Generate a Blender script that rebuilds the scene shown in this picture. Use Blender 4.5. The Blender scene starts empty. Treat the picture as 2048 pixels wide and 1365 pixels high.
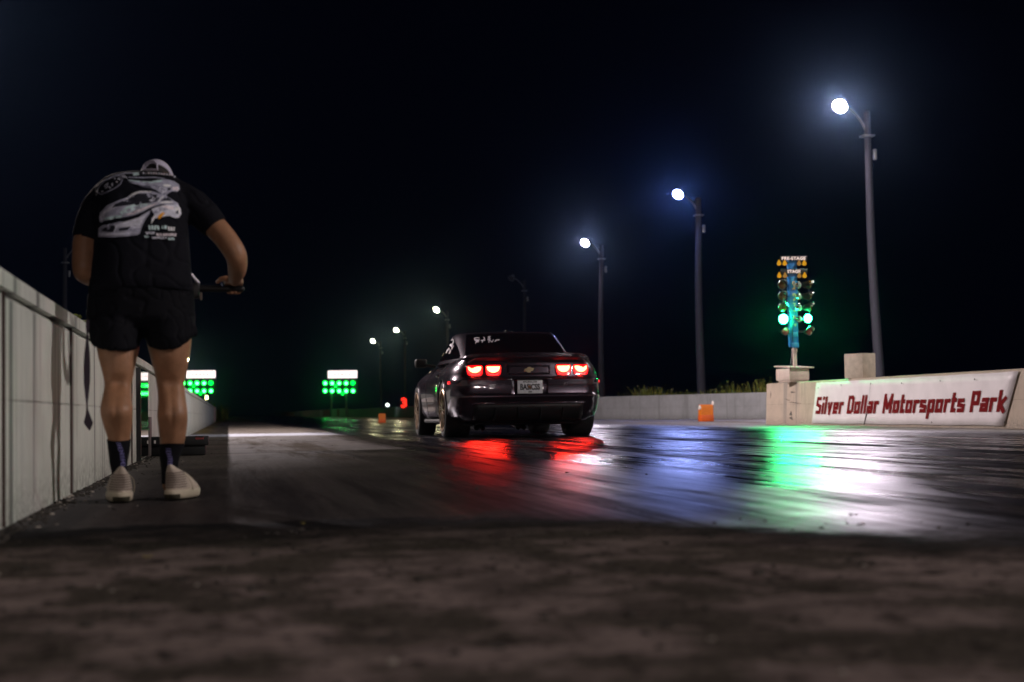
import bpy, bmesh, math, random
import numpy as np
from mathutils import Vector, Matrix, Euler, noise
from mathutils.bvhtree import BVHTree
R = math.radians
scn = bpy.context.scene
C = scn.collection

# ---------------------------------------------------------------- camera
FPX, CAM_H = 3300.0, 0.315
def _unit(v): return v / np.linalg.norm(v)
_Y = _unit(np.array([456 - 1024, 832 - 682.5, FPX]))
_H2 = _unit(np.array([1456 - 1024, 817.2 - 682.5, FPX]))
_UP = _unit(np.cross(_Y, _H2))
if _UP[1] > 0: _UP = -_UP
_X = np.cross(_Y, _UP)
if _X[0] < 0: _X = -_X
M = np.array([_X, _Y, _UP])
cam_data = bpy.data.cameras.new("camera")
cam = bpy.data.objects.new("camera", cam_data)
C.objects.link(cam)
r_, u_, b_ = M[:, 0], -M[:, 1], -M[:, 2]
cam.matrix_world = Matrix(((r_[0], u_[0], b_[0], 0), (r_[1], u_[1], b_[1], 0), (r_[2], u_[2], b_[2], CAM_H), (0, 0, 0, 1)))
cam_data.sensor_width = 36.0
cam_data.lens = FPX / 2048 * 36.0
cam_data.clip_start = 0.05
cam_data.clip_end = 3000
cam_data.dof.use_dof = True
cam_data.dof.focus_distance = 12.0
cam_data.dof.aperture_fstop = 3.4
scn.camera = cam

# ---------------------------------------------------------------- world (night sky), exposure
world = bpy.data.worlds.new("World")
scn.world = world
world.use_nodes = True
wn = world.node_tree.nodes
bg = wn["Background"]
sky = wn.new("ShaderNodeTexSky")
sky.sky_type = 'NISHITA'
sky.sun_disc = False
sky.sun_elevation = R(-9)
sky.sun_rotation = R(200)
mixc = wn.new("ShaderNodeMix"); mixc.data_type = 'RGBA'
mixc.inputs[0].default_value = 0.92
mixc.inputs[7].default_value = (0.005, 0.007, 0.034, 1)
world.node_tree.links.new(sky.outputs[0], mixc.inputs[6])
world.node_tree.links.new(mixc.outputs[2], bg.inputs[0])
bg.inputs[1].default_value = 0.05
scn.view_settings.view_transform = 'Standard'
scn.view_settings.look = 'None'
scn.view_settings.exposure = 0.0
scn.view_settings.gamma = 1.0
scn.cycles.max_bounces = 8
scn.cycles.glossy_bounces = 4
scn.cycles.diffuse_bounces = 3
scn.cycles.volume_bounces = 0
scn.cycles.sample_clamp_indirect = 4.0
scn.cycles.use_denoising = True

def ray(px, py):
    return M @ (np.array([px - 1024, py - 682.5, FPX]) / FPX)
def W(px, py, Z):                      # point seen at a photo pixel, Z metres from the camera plane
    d = ray(px, py) * Z
    return Vector((d[0], d[1], d[2] + CAM_H))
def on_x(px, py, X):                   # where that line of sight meets the plane x = X
    d = ray(px, py); t = X / d[0]
    return Vector((X, d[1] * t, d[2] * t + CAM_H))
def ground(px, py, z=0.0):
    d = ray(px, py); t = (z - CAM_H) / d[2]
    return Vector((d[0] * t, d[1] * t, z))

# ---------------------------------------------------------------- object helpers
def tag(o, label=None, cat=None, group=None, kind=None):
    if label: o['label'] = label
    if cat: o['category'] = cat
    if group: o['group'] = group
    if kind: o['kind'] = kind
    return o
def empty(name, loc, label, cat, group=None):
    o = bpy.data.objects.new(name, None)
    o.empty_display_size = 0.1
    C.objects.link(o)
    o.location = loc
    return tag(o, label, cat, group)
def smooth_by_angle(me, deg):
    bm = bmesh.new(); bm.from_mesh(me)
    for f in bm.faces: f.smooth = True
    if deg < 179:
        for e in bm.edges:
            if len(e.link_faces) == 2 and e.calc_face_angle(0) > R(deg): e.smooth = False
    bm.to_mesh(me); bm.free()
def world_off(o):
    v = Vector()
    while o is not None: v += Vector(o.location); o = o.parent
    return v
class MB:
    def __init__(s): s.v = []; s.f = []; s.m = []
    def add(s, vs, fs, mi=0):
        b = len(s.v)
        s.v += [tuple(v) for v in vs]
        for f in fs:
            s.f.append([b + i for i in f]); s.m.append(mi)
        return s
    def box(s, c, d, mi=0, rot=None):
        c = Vector(c); hx, hy, hz = d[0] / 2, d[1] / 2, d[2] / 2
        vs = [Vector((x, y, z)) for x in (-hx, hx) for y in (-hy, hy) for z in (-hz, hz)]
        if rot is not None: vs = [rot @ v for v in vs]
        vs = [v + c for v in vs]
        return s.add(vs, [(0, 1, 3, 2), (4, 6, 7, 5), (0, 4, 5, 1), (2, 3, 7, 6), (0, 2, 6, 4), (1, 5, 7, 3)], mi)
    def bbox(s, c, d, bev=0.01, seg=2, mi=0, rot=None):       # bevelled box
        bm = bmesh.new(); bmesh.ops.create_cube(bm, size=1)
        for v in bm.verts: v.co = Vector((v.co.x * d[0], v.co.y * d[1], v.co.z * d[2]))
        bmesh.ops.bevel(bm, geom=bm.edges[:], offset=bev, segments=seg, profile=0.5, affect='EDGES')
        if rot is not None: bm.transform(rot.to_4x4())
        bm.transform(Matrix.Translation(Vector(c)))
        return s.bm(bm, mi)
    def bm(s, bm, mi=0):
        bm.verts.index_update()
        s.add([v.co.copy() for v in bm.verts], [[v.index for v in f.verts] for f in bm.faces], mi)
        bm.free(); return s
    def loft(s, rings, mi=0, caps=True, closed=True):
        n = len(rings[0]); b = len(s.v)
        for r in rings: s.v += [tuple(p) for p in r]
        for i in range(len(rings) - 1):
            for j in range(n if closed else n - 1):
                k = (j + 1) % n
                s.f.append([b + i * n + j, b + i * n + k, b + (i + 1) * n + k, b + (i + 1) * n + j]); s.m.append(mi)
        if caps:
            s.f.append([b + j for j in range(n)][::-1]); s.m.append(mi)
            s.f.append([b + (len(rings) - 1) * n + j for j in range(n)]); s.m.append(mi)
        return s
    def tube(s, pts, rad, seg=12, mi=0, round_ends=True, flat=1.0, up=None):
        pts = [Vector(p) for p in pts]
        rad = list(rad) if hasattr(rad, '__len__') else [rad] * len(pts)
        P, Q = [], []
        if round_ends:
            d = (pts[0] - pts[1]).normalized()
            for a in (0.98, 0.7, 0.38):
                P.append(pts[0] + d * rad[0] * a); Q.append(rad[0] * math.sqrt(1 - a * a))
        P += pts; Q += rad
        if round_ends:
            d = (pts[-1] - pts[-2]).normalized()
            for a in (0.38, 0.7, 0.98):
                P.append(pts[-1] + d * rad[-1] * a); Q.append(rad[-1] * math.sqrt(1 - a * a))
        rings = []; prev = None
        for i, p in enumerate(P):
            t = (P[min(i + 1, len(P) - 1)] - P[max(i - 1, 0)]).normalized()
            if prev is None:
                a = Vector(up) if up else (Vector((0, 0, 1)) if abs(t.z) < 0.9 else Vector((1, 0, 0)))
                n = (a - t * a.dot(t)).normalized()
            else:
                n = (prev - t * prev.dot(t)).normalized()
            prev = n; b2 = t.cross(n)
            rings.append([p + (n * math.cos(2 * math.pi * k / seg) + b2 * math.sin(2 * math.pi * k / seg) * flat) * Q[i] for k in range(seg)])
        return s.loft(rings, mi)
    def lathe(s, prof, c=(0, 0, 0), axis='z', seg=32, mi=0, rot=None):
        c = Vector(c); rings = []
        for r, h in prof:
            ring = []
            for k in range(seg):
                a = 2 * math.pi * k / seg; x, y = r * math.cos(a), r * math.sin(a)
                v = Vector((x, y, h)) if axis == 'z' else (Vector((h, x, y)) if axis == 'x' else Vector((y, h, x)))
                if rot is not None: v = rot @ v
                ring.append(v + c)
            rings.append(ring)
        return s.loft(rings, mi)
    def build_each(s, name, mats, parent=None, smooth=35):
        par = list(range(len(s.v)))
        def find(i):
            while par[i] != i: par[i] = par[par[i]]; i = par[i]
            return i
        for f in s.f:
            for i in f[1:]: par[find(i)] = find(f[0])
        groups = {}
        for f, m in zip(s.f, s.m): groups.setdefault(find(f[0]), []).append((f, m))
        out = []
        for fl in groups.values():
            q = MB(); ids = {}
            for f, m in fl:
                for i in f:
                    if i not in ids: ids[i] = len(ids); q.v.append(s.v[i])
                q.f.append([ids[i] for i in f]); q.m.append(m)
            out.append(q.build(name, mats, parent, smooth))
        return out
    def build(s, name, mats, parent=None, smooth=35, merge=None, kind=None, bevel=None):
        me = bpy.data.meshes.new(name)
        me.from_pydata(s.v, [], s.f)
        mats = mats if isinstance(mats, (list, tuple)) else [mats]
        for m in mats: me.materials.append(m)
        for p, m in zip(me.polygons, s.m): p.material_index = m
        bm = bmesh.new(); bm.from_mesh(me)
        if merge: bmesh.ops.remove_doubles(bm, verts=bm.verts[:], dist=merge)
        bmesh.ops.recalc_face_normals(bm, faces=bm.faces[:])
        bm.to_mesh(me); bm.free()
        if smooth: smooth_by_angle(me, smooth)
        o = bpy.data.objects.new(name, me)
        C.objects.link(o)
        if parent is not None:
            o.parent = parent
            off = world_off(parent)
            me.transform(Matrix.Translation(-off))
        if kind: o['kind'] = kind
        return o
def origin_to(o, p):                    # move a top-level mesh's origin without moving it
    p = Vector(p); o.data.transform(Matrix.Translation(-p)); o.location = p
def copy_tree(o, parent=None):
    c = o.copy(); C.objects.link(c)
    if parent is not None: c.parent = parent
    for ch in [x for x in bpy.data.objects if x.parent == o]: copy_tree(ch, c)
    return c
def evaluated(o, mods):
    """apply a list of (type, settings) modifiers and keep the resulting mesh"""
    for t, kw in mods:
        m = o.modifiers.new(t, t)
        for k, v in kw.items(): setattr(m, k, v)
    dg = bpy.context.evaluated_depsgraph_get(); dg.update()
    me = bpy.data.meshes.new_from_object(o.evaluated_get(dg), depsgraph=dg)
    o.modifiers.clear(); me.name = o.name; o.data = me
    return o

# ---------------------------------------------------------------- materials
def mat(name, col, rough=0.5, metal=0.0, spec=0.5, var=0.0, vscale=6.0, bump=0.0, bscale=60.0, emit=None, estr=0.0, coat=0.0, stretch=None, trans=0.0):
    m = bpy.data.materials.new(name); m.use_nodes = True
    nt = m.node_tree; N = nt.nodes; L = nt.links
    p = N["Principled BSDF"]
    p.inputs["Base Color"].default_value = (*col, 1)
    p.inputs["Roughness"].default_value = rough
    p.inputs["Metallic"].default_value = metal
    p.inputs["Specular IOR Level"].default_value = spec
    p.inputs["Coat Weight"].default_value = coat
    p.inputs["Coat Roughness"].default_value = 0.03
    p.inputs["Transmission Weight"].default_value = trans
    if emit:
        p.inputs["Emission Color"].default_value = (*emit, 1)
        p.inputs["Emission Strength"].default_value = estr
    if var or bump:
        tc = N.new("ShaderNodeTexCoord"); mp = N.new("ShaderNodeMapping")
        L.new(tc.outputs["Object"], mp.inputs[0])
        if stretch: mp.inputs["Scale"].default_value = stretch
    if var:
        n = N.new("ShaderNodeTexNoise"); n.inputs["Scale"].default_value = vscale; n.inputs["Detail"].default_value = 6
        n.inputs["Roughness"].default_value = 0.65
        L.new(mp.outputs[0], n.inputs["Vector"])
        cr = N.new("ShaderNodeValToRGB")
        cr.color_ramp.elements[0].position = 0.3; cr.color_ramp.elements[1].position = 0.7
        cr.color_ramp.elements[0].color = (*[c * (1 - var) for c in col], 1)
        cr.color_ramp.elements[1].color = (*[min(1, c * (1 + var * 0.6)) for c in col], 1)
        L.new(n.outputs[0], cr.inputs[0]); L.new(cr.outputs[0], p.inputs["Base Color"])
        mr = N.new("ShaderNodeMapRange")
        mr.inputs[3].default_value = max(0.0, rough - 0.12 * min(1, var * 2)); mr.inputs[4].default_value = min(1, rough + 0.12 * min(1, var * 2))
        L.new(n.outputs[0], mr.inputs[0]); L.new(mr.outputs[0], p.inputs["Roughness"])
    if bump:
        n2 = N.new("ShaderNodeTexNoise"); n2.inputs["Scale"].default_value = bscale; n2.inputs["Detail"].default_value = 4
        L.new(mp.outputs[0], n2.inputs["Vector"])
        b = N.new("ShaderNodeBump"); b.inputs["Strength"].default_value = bump; b.inputs["Distance"].default_value = 0.01
        L.new(n2.outputs[0], b.inputs["Height"]); L.new(b.outputs[0], p.inputs["Normal"])
    return m
def glow(name, col, strength):
    m = bpy.data.materials.new(name); m.use_nodes = True
    N = m.node_tree.nodes; N.clear()
    e = N.new("ShaderNodeEmission"); o = N.new("ShaderNodeOutputMaterial")
    e.inputs[0].default_value = (*col, 1); e.inputs[1].default_value = strength
    m.node_tree.links.new(e.outputs[0], o.inputs[0])
    return m

class NG:                                # small node-graph helper
    def __init__(s, m): s.nt = m.node_tree; s.N = s.nt.nodes; s.L = s.nt.links
    def _in(s, sock, v):
        if isinstance(v, (int, float)): sock.default_value = v
        elif isinstance(v, tuple): sock.default_value = v
        else: s.L.new(v, sock)
    def math(s, op, a, b=0.0, c=None, clamp=False):
        n = s.N.new("ShaderNodeMath"); n.operation = op; n.use_clamp = clamp
        s._in(n.inputs[0], a); s._in(n.inputs[1], b)
        if c is not None: s._in(n.inputs[2], c)
        return n.outputs[0]
    def step(s, v, a, b, lo=0.0, hi=1.0):
        n = s.N.new("ShaderNodeMapRange"); n.interpolation_type = 'SMOOTHSTEP'
        s._in(n.inputs[0], v); n.inputs[1].default_value = a; n.inputs[2].default_value = b
        n.inputs[3].default_value = lo; n.inputs[4].default_value = hi
        return n.outputs[0]
    def noise(s, vec, scale=(1, 1, 1), sc=1.0, detail=5, rough=0.6):
        mp = s.N.new("ShaderNodeMapping"); mp.inputs["Scale"].default_value = scale
        s.L.new(vec, mp.inputs[0])
        n = s.N.new("ShaderNodeTexNoise"); n.inputs["Scale"].default_value = sc
        n.inputs["Detail"].default_value = detail; n.inputs["Roughness"].default_value = rough
        s.L.new(mp.outputs[0], n.inputs["Vector"])
        return n.outputs[0]
    def mix(s, f, a, b):
        n = s.N.new("ShaderNodeMix"); n.data_type = 'RGBA'
        s._in(n.inputs[0], f); s._in(n.inputs[6], a); s._in(n.inputs[7], b)
        return n.outputs[2]
    def bump(s, h, strength=0.3, dist=0.01, normal=None):
        b = s.N.new("ShaderNodeBump"); s._in(b.inputs["Strength"], strength); b.inputs["Distance"].default_value = dist
        s.L.new(h, b.inputs["Height"])
        if normal is not None: s.L.new(normal, b.inputs["Normal"])
        return b.outputs[0]

def fan_poly(outline, step):
    """triangulated, subdivided 2-D polygon -> (points, faces)"""
    bm = bmesh.new()
    vs = [bm.verts.new((x, y, 0)) for x, y in outline]
    f = bm.faces.new(vs)
    bmesh.ops.triangulate(bm, faces=[f])
    for _ in range(6):
        es = [e for e in bm.edges if e.calc_length() > step]
        if not es: break
        bmesh.ops.subdivide_edges(bm, edges=es, cuts=1)
        bmesh.ops.triangulate(bm, faces=bm.faces[:])
    bm.verts.index_update()
    pts = [(v.co.x, v.co.y) for v in bm.verts]; fs = [[v.index for v in g.verts] for g in bm.faces]
    bm.free(); return pts, fs
def stroke(pts, w):
    """outline polygon of a thick polyline"""
    L_, R_ = [], []
    n = len(pts)
    for i, (x, y) in enumerate(pts):
        x0, y0 = pts[max(0, i - 1)]; x1, y1 = pts[min(n - 1, i + 1)]
        d = math.hypot(x1 - x0, y1 - y0) or 1
        nx, ny = -(y1 - y0) / d * w / 2, (x1 - x0) / d * w / 2
        L_.append((x + nx, y + ny)); R_.append((x - nx, y - ny))
    return L_ + R_[::-1]
def world_bvh(objs):
    vs, fs = [], []
    for o in objs:
        b = len(vs); loc = world_off(o)
        vs += [v.co + loc for v in o.data.vertices]
        fs += [[b + i for i in p.vertices] for p in o.data.polygons]
    return BVHTree.FromPolygons(vs, fs)
def decal(mb, bvh, outline, step, off=0.0015, mi=0, mapper=None):
    """lay a flat shape on a surface: outline in measured photo pixels (or through mapper -> origin, direction)"""
    pts, fs = fan_poly(outline, step)
    out, ok = [], []
    for x, y in pts:
        if mapper: o, d = mapper(x, y)
        else: o, d = Vector((0, 0, CAM_H)), Vector(ray(x, y)).normalized()
        h, nrm, _, _ = bvh.ray_cast(o, d)
        if h is None: out.append((0, 0, 0)); ok.append(False); continue
        if nrm.dot(d) > 0: nrm = -nrm
        out.append(tuple(h + nrm * off)); ok.append(True)
    b = len(mb.v)
    mb.v += out
    for f in fs:
        if all(ok[i] for i in f): mb.f.append([b + i for i in f]); mb.m.append(mi)
def text_mesh(s, size=1.0, shear=0.0, bold=0.0, space=1.0, extrude=0.0):
    cu = bpy.data.curves.new("lettering", 'FONT'); cu.body = s; cu.size = size; cu.shear = shear
    cu.offset = bold; cu.space_character = space; cu.extrude = extrude; cu.resolution_u = 3
    o = bpy.data.objects.new("lettering", cu); C.objects.link(o)
    dg = bpy.context.evaluated_depsgraph_get(); dg.update()
    me = bpy.data.meshes.new_from_object(o.evaluated_get(dg))
    vs = [v.co.copy() for v in me.vertices]; fs = [list(p.vertices) for p in me.polygons]
    bpy.data.objects.remove(o); bpy.data.curves.remove(cu)
    x0 = min(v.x for v in vs); x1 = max(v.x for v in vs)
    return [Vector((v.x - x0, v.y, v.z)) for v in vs], fs, x1 - x0
# ================================================================ setting
WALL_X, WALL_H = -0.64, 0.75
# ---- ground and track
gm = bpy.data.materials.new("dirt_and_grass"); gm.use_nodes = True
g = NG(gm); P = g.N["Principled BSDF"]
tc = g.N.new("ShaderNodeTexCoord").outputs["Object"]
n1 = g.noise(tc, sc=0.35, detail=8); n2 = g.noise(tc, sc=9.0, detail=6)
col = g.mix(g.step(n1, 0.4, 0.6), (0.05, 0.06, 0.022, 1), (0.11, 0.085, 0.05, 1))
col = g.mix(g.step(n2, 0.45, 0.7), col, (0.03, 0.035, 0.015, 1))
g.L.new(col, P.inputs["Base Color"]); P.inputs["Roughness"].default_value = 0.95; P.inputs["Specular IOR Level"].default_value = 0.1
g.L.new(g.bump(n2, 0.6, 0.05), P.inputs["Normal"])
mb = MB(); mb.add([(-900, -60, -0.02), (900, -60, -0.02), (900, 1800, -0.02), (-900, 1800, -0.02)], [(0, 1, 2, 3)])
mb.build("ground", gm, smooth=0, kind='structure')

tm = bpy.data.materials.new("rubbered_concrete"); tm.use_nodes = True
g = NG(tm); P = g.N["Principled BSDF"]
tc = g.N.new("ShaderNodeTexCoord").outputs["Object"]
sep = g.N.new("ShaderNodeSeparateXYZ"); g.L.new(tc, sep.inputs[0]); X, Y = sep.outputs[0], sep.outputs[1]
big = g.noise(tc, sc=0.9, detail=6, rough=0.6)
mid = g.noise(tc, sc=5.0, detail=6, rough=0.65)
fine = g.noise(tc, sc=70.0, detail=5, rough=0.7)
grit = g.noise(tc, sc=260.0, detail=3, rough=0.6)
streak = g.noise(tc, scale=(5.0, 0.22, 1), sc=1.0, detail=7, rough=0.68)
streak2 = g.noise(tc, scale=(26.0, 0.7, 1), sc=1.0, detail=5, rough=0.7)
ydist = g.math('ADD', Y, g.math('MULTIPLY', g.math('SUBTRACT', mid, 0.5), 0.8))
ydist = g.math('ADD', ydist, g.math('MULTIPLY', g.math('SUBTRACT', big, 0.5), 0.9))
ydist = g.math('ADD', ydist, g.math('MULTIPLY', g.math('SUBTRACT', g.noise(tc, sc=17.0, detail=5, rough=0.7), 0.5), 0.7))
ydist = g.math('ADD', ydist, g.math('MULTIPLY', g.step(X, 0.75, 1.75), 1.15))      # the pad edge runs back towards the right
xdist = g.math('ADD', X, g.math('MULTIPLY', g.math('SUBTRACT', streak, 0.5), 1.6))
patch = g.step(g.noise(tc, scale=(1.5, 0.10, 1), sc=1.0, detail=8, rough=0.72), 0.38, 0.52)
patch = g.math('MAXIMUM', patch, g.math('MULTIPLY', g.step(Y, 8.0, 10.0, 1.0, 0.0), g.step(g.noise(tc, scale=(2.2, 0.35, 1), sc=1.0, detail=7, rough=0.7), 0.30, 0.55)))
patch = g.math('MULTIPLY', patch, g.step(g.noise(tc, scale=(0.55, 0.30, 1), sc=1.0, detail=5, rough=0.6), 0.30, 0.50, 0.45, 1.0))
gy = g.step(ydist, 4.6, 5.5)
gx = g.math('MULTIPLY', g.step(xdist, 0.3, 2.3), g.step(xdist, 7.3, 9.3, 1.0, 0.25))
far_left = g.math('MULTIPLY', g.step(g.math('ADD', X, g.math('MULTIPLY', g.math('SUBTRACT', streak, 0.5), 0.9)), 1.2, 2.0, 1.0, 0.0), g.step(Y, 14.2, 14.6))   # bare concrete shoulder beyond the joint
far_left = g.math('SUBTRACT', 1.0, far_left)
rub = g.math('MULTIPLY', g.math('MULTIPLY', gy, gx), far_left)
rub = g.math('MULTIPLY', rub, g.step(streak2, 0.25, 0.45, 0.75, 1.0))
band = g.math('MULTIPLY', g.step(ydist, 3.75, 4.75), g.step(ydist, 4.86, 4.98, 1.0, 0.0))
near = g.step(ydist, 4.45, 5.15, 1.0, 0.0)
conc = g.mix(g.step(big, 0.35, 0.65), (0.12, 0.105, 0.092, 1), (0.20, 0.175, 0.15, 1))
conc = g.mix(g.step(fine, 0.52, 0.68), conc, (0.08, 0.07, 0.06, 1))
ns = g.noise(tc, scale=(1.0, 0.55, 1), sc=15.0, detail=3, rough=0.5)
ns2 = g.noise(tc, scale=(1.0, 0.7, 1), sc=3.2, detail=5, rough=0.6)
asph = g.mix(g.step(mid, 0.4, 0.62), (0.215, 0.165, 0.155, 1), (0.105, 0.082, 0.076, 1))
asph = g.mix(g.math('MULTIPLY', g.step(ns2, 0.45, 0.58), 0.85), asph, (0.045, 0.04, 0.032, 1))
asph = g.mix(g.step(Y, 3.0, 4.3), asph, g.mix(0.5, asph, (0.05, 0.045, 0.035, 1)))
asph = g.mix(g.math('MULTIPLY', g.step(ns, 0.58, 0.69), 0.8), asph, (0.018, 0.015, 0.014, 1))
asph = g.mix(g.step(fine, 0.55, 0.7), asph, (0.24, 0.19, 0.17, 1))
asph = g.mix(g.step(g.noise(tc, sc=30.0, detail=3), 0.60, 0.66), asph, (0.03, 0.025, 0.022, 1))
midzone = g.mix(g.step(streak, 0.35, 0.65), (0.030, 0.026, 0.027, 1), (0.070, 0.060, 0.058, 1))
isleft = g.step(Y, 6.5, 14.0)
base = g.mix(isleft, midzone, conc)
base = g.mix(g.step(X, 7.6, 9.2), base, (0.30, 0.25, 0.20, 1))
rubc = g.mix(g.step(streak2, 0.3, 0.7), (0.006, 0.006, 0.008, 1), (0.024, 0.023, 0.028, 1))
col = g.mix(rub, base, rubc)
col = g.mix(near, col, asph)
col = g.mix(g.math('MULTIPLY', band, g.step(X, 0.0, 1.6, 0.93, 0.70)), col, (0.012, 0.012, 0.013, 1))
jy = g.math('SUBTRACT', Y, g.math('MULTIPLY', X, 0.3))
joint = g.math('MULTIPLY', g.step(g.math('ABSOLUTE', g.math('SUBTRACT', jy, 14.0)), 0.04, 0.09, 1.0, 0.0), g.step(X, 1.6, 3.2, 1.0, 0.0))
col = g.mix(joint, col, (0.012, 0.011, 0.010, 1))
stripe = g.math('MULTIPLY', g.step(g.math('ABSOLUTE', g.math('SUBTRACT', g.math('ADD', Y, g.math('MULTIPLY', big, 2.0)), 28.0)), 1.3, 2.1, 1.0, 0.0), g.step(X, 1.2, 2.2, 1.0, 0.0))
col = g.mix(stripe, col, (0.55, 0.57, 0.66, 1))
dirt = g.math('MULTIPLY', g.step(g.math('ABSOLUTE', g.math('SUBTRACT', g.math('ADD', X, g.math('MULTIPLY', mid, 0.5)), -0.3)), 0.05, 0.35, 1.0, 0.0), g.step(Y, 29.0, 33.0))
col = g.mix(dirt, col, (0.20, 0.15, 0.06, 1))
# roughness: polished rubber, semi-matt concrete, rough foreground
rr = g.math('ADD', 0.11, g.math('MULTIPLY', g.step(streak, 0.35, 0.65), 0.22))
rr = g.math('ADD', rr, g.math('MULTIPLY', g.step(streak2, 0.35, 0.7), 0.08))
rr = g.math('ADD', rr, g.math('MULTIPLY', g.math('SUBTRACT', 1.0, patch), 0.24))
mz = g.math('ADD', 0.55, g.math('MULTIPLY', isleft, 0.25))
rg = g.math('ADD', g.math('MULTIPLY', rub, rr), g.math('MULTIPLY', g.math('SUBTRACT', 1.0, rub), mz))
rg = g.math('ADD', g.math('MULTIPLY', near, 0.92), g.math('MULTIPLY', g.math('SUBTRACT', 1.0, near), rg))
sp = g.math('MULTIPLY', g.math('SUBTRACT', 1.0, near), g.math('ADD', 0.12, g.math('MULTIPLY', rub, g.step(g.noise(tc, scale=(9.0, 0.16, 1), sc=1.0, detail=6, rough=0.7), 0.38, 0.60, 0.25, 1.0))))
sp = g.math('MULTIPLY', sp, g.math('ADD', 0.04, g.math('MULTIPLY', patch, 0.66)))
mid2 = g.noise(tc, scale=(3.0, 1.6, 1), sc=2.2, detail=6, rough=0.6)
bh = g.math('ADD', g.math('ADD', g.math('ADD', g.math('MULTIPLY', streak2, 0.8), g.math('MULTIPLY', mid2, 1.1)), g.math('MULTIPLY', streak, 2.2)), g.math('MULTIPLY', fine, 0.10))
bh = g.math('ADD', bh, g.math('MULTIPLY', g.math('MULTIPLY', g.math('ADD', g.math('SUBTRACT', mid, 0.5), g.math('MULTIPLY', g.math('SUBTRACT', fine, 0.5), 0.7)), near), 3.0))
nrm = g.bump(bh, 0.35, 0.006)
dif = g.N.new("ShaderNodeBsdfDiffuse"); g.L.new(col, dif.inputs[0]); g.L.new(nrm, dif.inputs["Normal"])
glo = g.N.new("ShaderNodeBsdfAnisotropic"); glo.distribution = 'BECKMANN'; glo.inputs[0].default_value = (0.92, 0.94, 1.0, 1)
g.L.new(g.math('ADD', g.math('MULTIPLY', rg, 0.95), 0.03), glo.inputs["Roughness"]); g.L.new(nrm, glo.inputs["Normal"])
fr = g.N.new("ShaderNodeFresnel"); fr.inputs[0].default_value = 1.45; g.L.new(nrm, fr.inputs["Normal"])
fac = g.math('MULTIPLY', fr.outputs[0], g.math('MINIMUM', g.math('MULTIPLY', sp, 2.4), 1.0), clamp=True)
mx = g.N.new("ShaderNodeMixShader"); g.L.new(fac, mx.inputs[0]); g.L.new(dif.outputs[0], mx.inputs[1]); g.L.new(glo.outputs[0], mx.inputs[2])
g.L.new(mx.outputs[0], g.N["Material Output"].inputs[0]); g.N.remove(P)
mb = MB(); mb.add([(-0.75, -12, 0), (17.0, -12, 0), (17.0, 700, 0), (-0.75, 700, 0)], [(0, 1, 2, 3)])
mb.build("track", tm, smooth=0, kind='structure')

# ---- painted concrete wall material
def wall_mat(name, paint, seam=1.22, dirtiness=1.0, course=0.37):
    m = bpy.data.materials.new(name); m.use_nodes = True
    g = NG(m); P = g.N["Principled BSDF"]
    tc = g.N.new("ShaderNodeTexCoord").outputs["Object"]
    sep = g.N.new("ShaderNodeSeparateXYZ"); g.L.new(tc, sep.inputs[0])
    a = g.noise(tc, sc=2.2, detail=8, rough=0.65)
    drip = g.noise(tc, scale=(3, 14, 0.5), sc=1.0, detail=6, rough=0.6)
    drip2 = g.noise(tc, scale=(3, 3.0, 0.15), sc=1.0, detail=3, rough=0.5)
    sp = g.noise(tc, sc=34, detail=5, rough=0.75)
    low = g.step(g.math('ADD', sep.outputs[2], g.math('MULTIPLY', a, 0.22)), 0.10, 0.32, 1.0, 0.0)
    c = g.mix(g.step(a, 0.35, 0.7), (*paint, 1), (*[p * 0.80 for p in paint], 1))
    c = g.mix(g.math('MULTIPLY', g.step(drip, 0.55, 0.72), 0.42 * dirtiness), c, (0.16, 0.15, 0.13, 1))
    c = g.mix(g.math('MULTIPLY', g.step(drip2, 0.60, 0.66), 0.62 * dirtiness), c, (0.17, 0.17, 0.17, 1))
    c = g.mix(g.math('MULTIPLY', low, g.math('MULTIPLY', g.step(sp, 0.4, 0.62), 0.7)), c, (0.09, 0.085, 0.075, 1))
    c = g.mix(g.step(sp, 0.68, 0.72), c, (0.07, 0.065, 0.06, 1))
    mod = g.math('PINGPONG', g.math('ADD', sep.outputs[1], g.math('MULTIPLY', a, 0.02)), seam)
    vs = g.step(mod, 0.004, 0.012, 1.0, 0.0)
    hz = g.step(g.math('ABSOLUTE', g.math('SUBTRACT', sep.outputs[2], g.math('ADD', course - 0.004, g.math('MULTIPLY', a, 0.008)))), 0.002, 0.005, 1.0, 0.0)
    s = g.math('MAXIMUM', vs, g.math('MULTIPLY', hz, 0.6))
    c = g.mix(g.math('MULTIPLY', s, g.step(a, 0.35, 0.6, 0.15, 0.8)), c, (0.07, 0.055, 0.05, 1))
    g.L.new(c, P.inputs["Base Color"]); P.inputs["Roughness"].default_value = 0.55; P.inputs["Specular IOR Level"].default_value = 0.35
    h = g.math('SUBTRACT', g.math('ADD', g.math('MULTIPLY', a, 0.6), g.math('MULTIPLY', sp, 0.25)), s)
    g.L.new(g.bump(h, 0.5, 0.008), P.inputs["Normal"])
    return m
m_wall = wall_mat("painted_white_concrete", (0.74, 0.76, 0.70), dirtiness=1.5)
m_wall_r = wall_mat("painted_grey_concrete", (0.50, 0.51, 0.54), seam=3.0, dirtiness=0.5)
m_wall_s = wall_mat("bare_beige_concrete", (0.50, 0.41, 0.33), seam=4.0, dirtiness=0.8)
rnd = random.Random(5)

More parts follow.
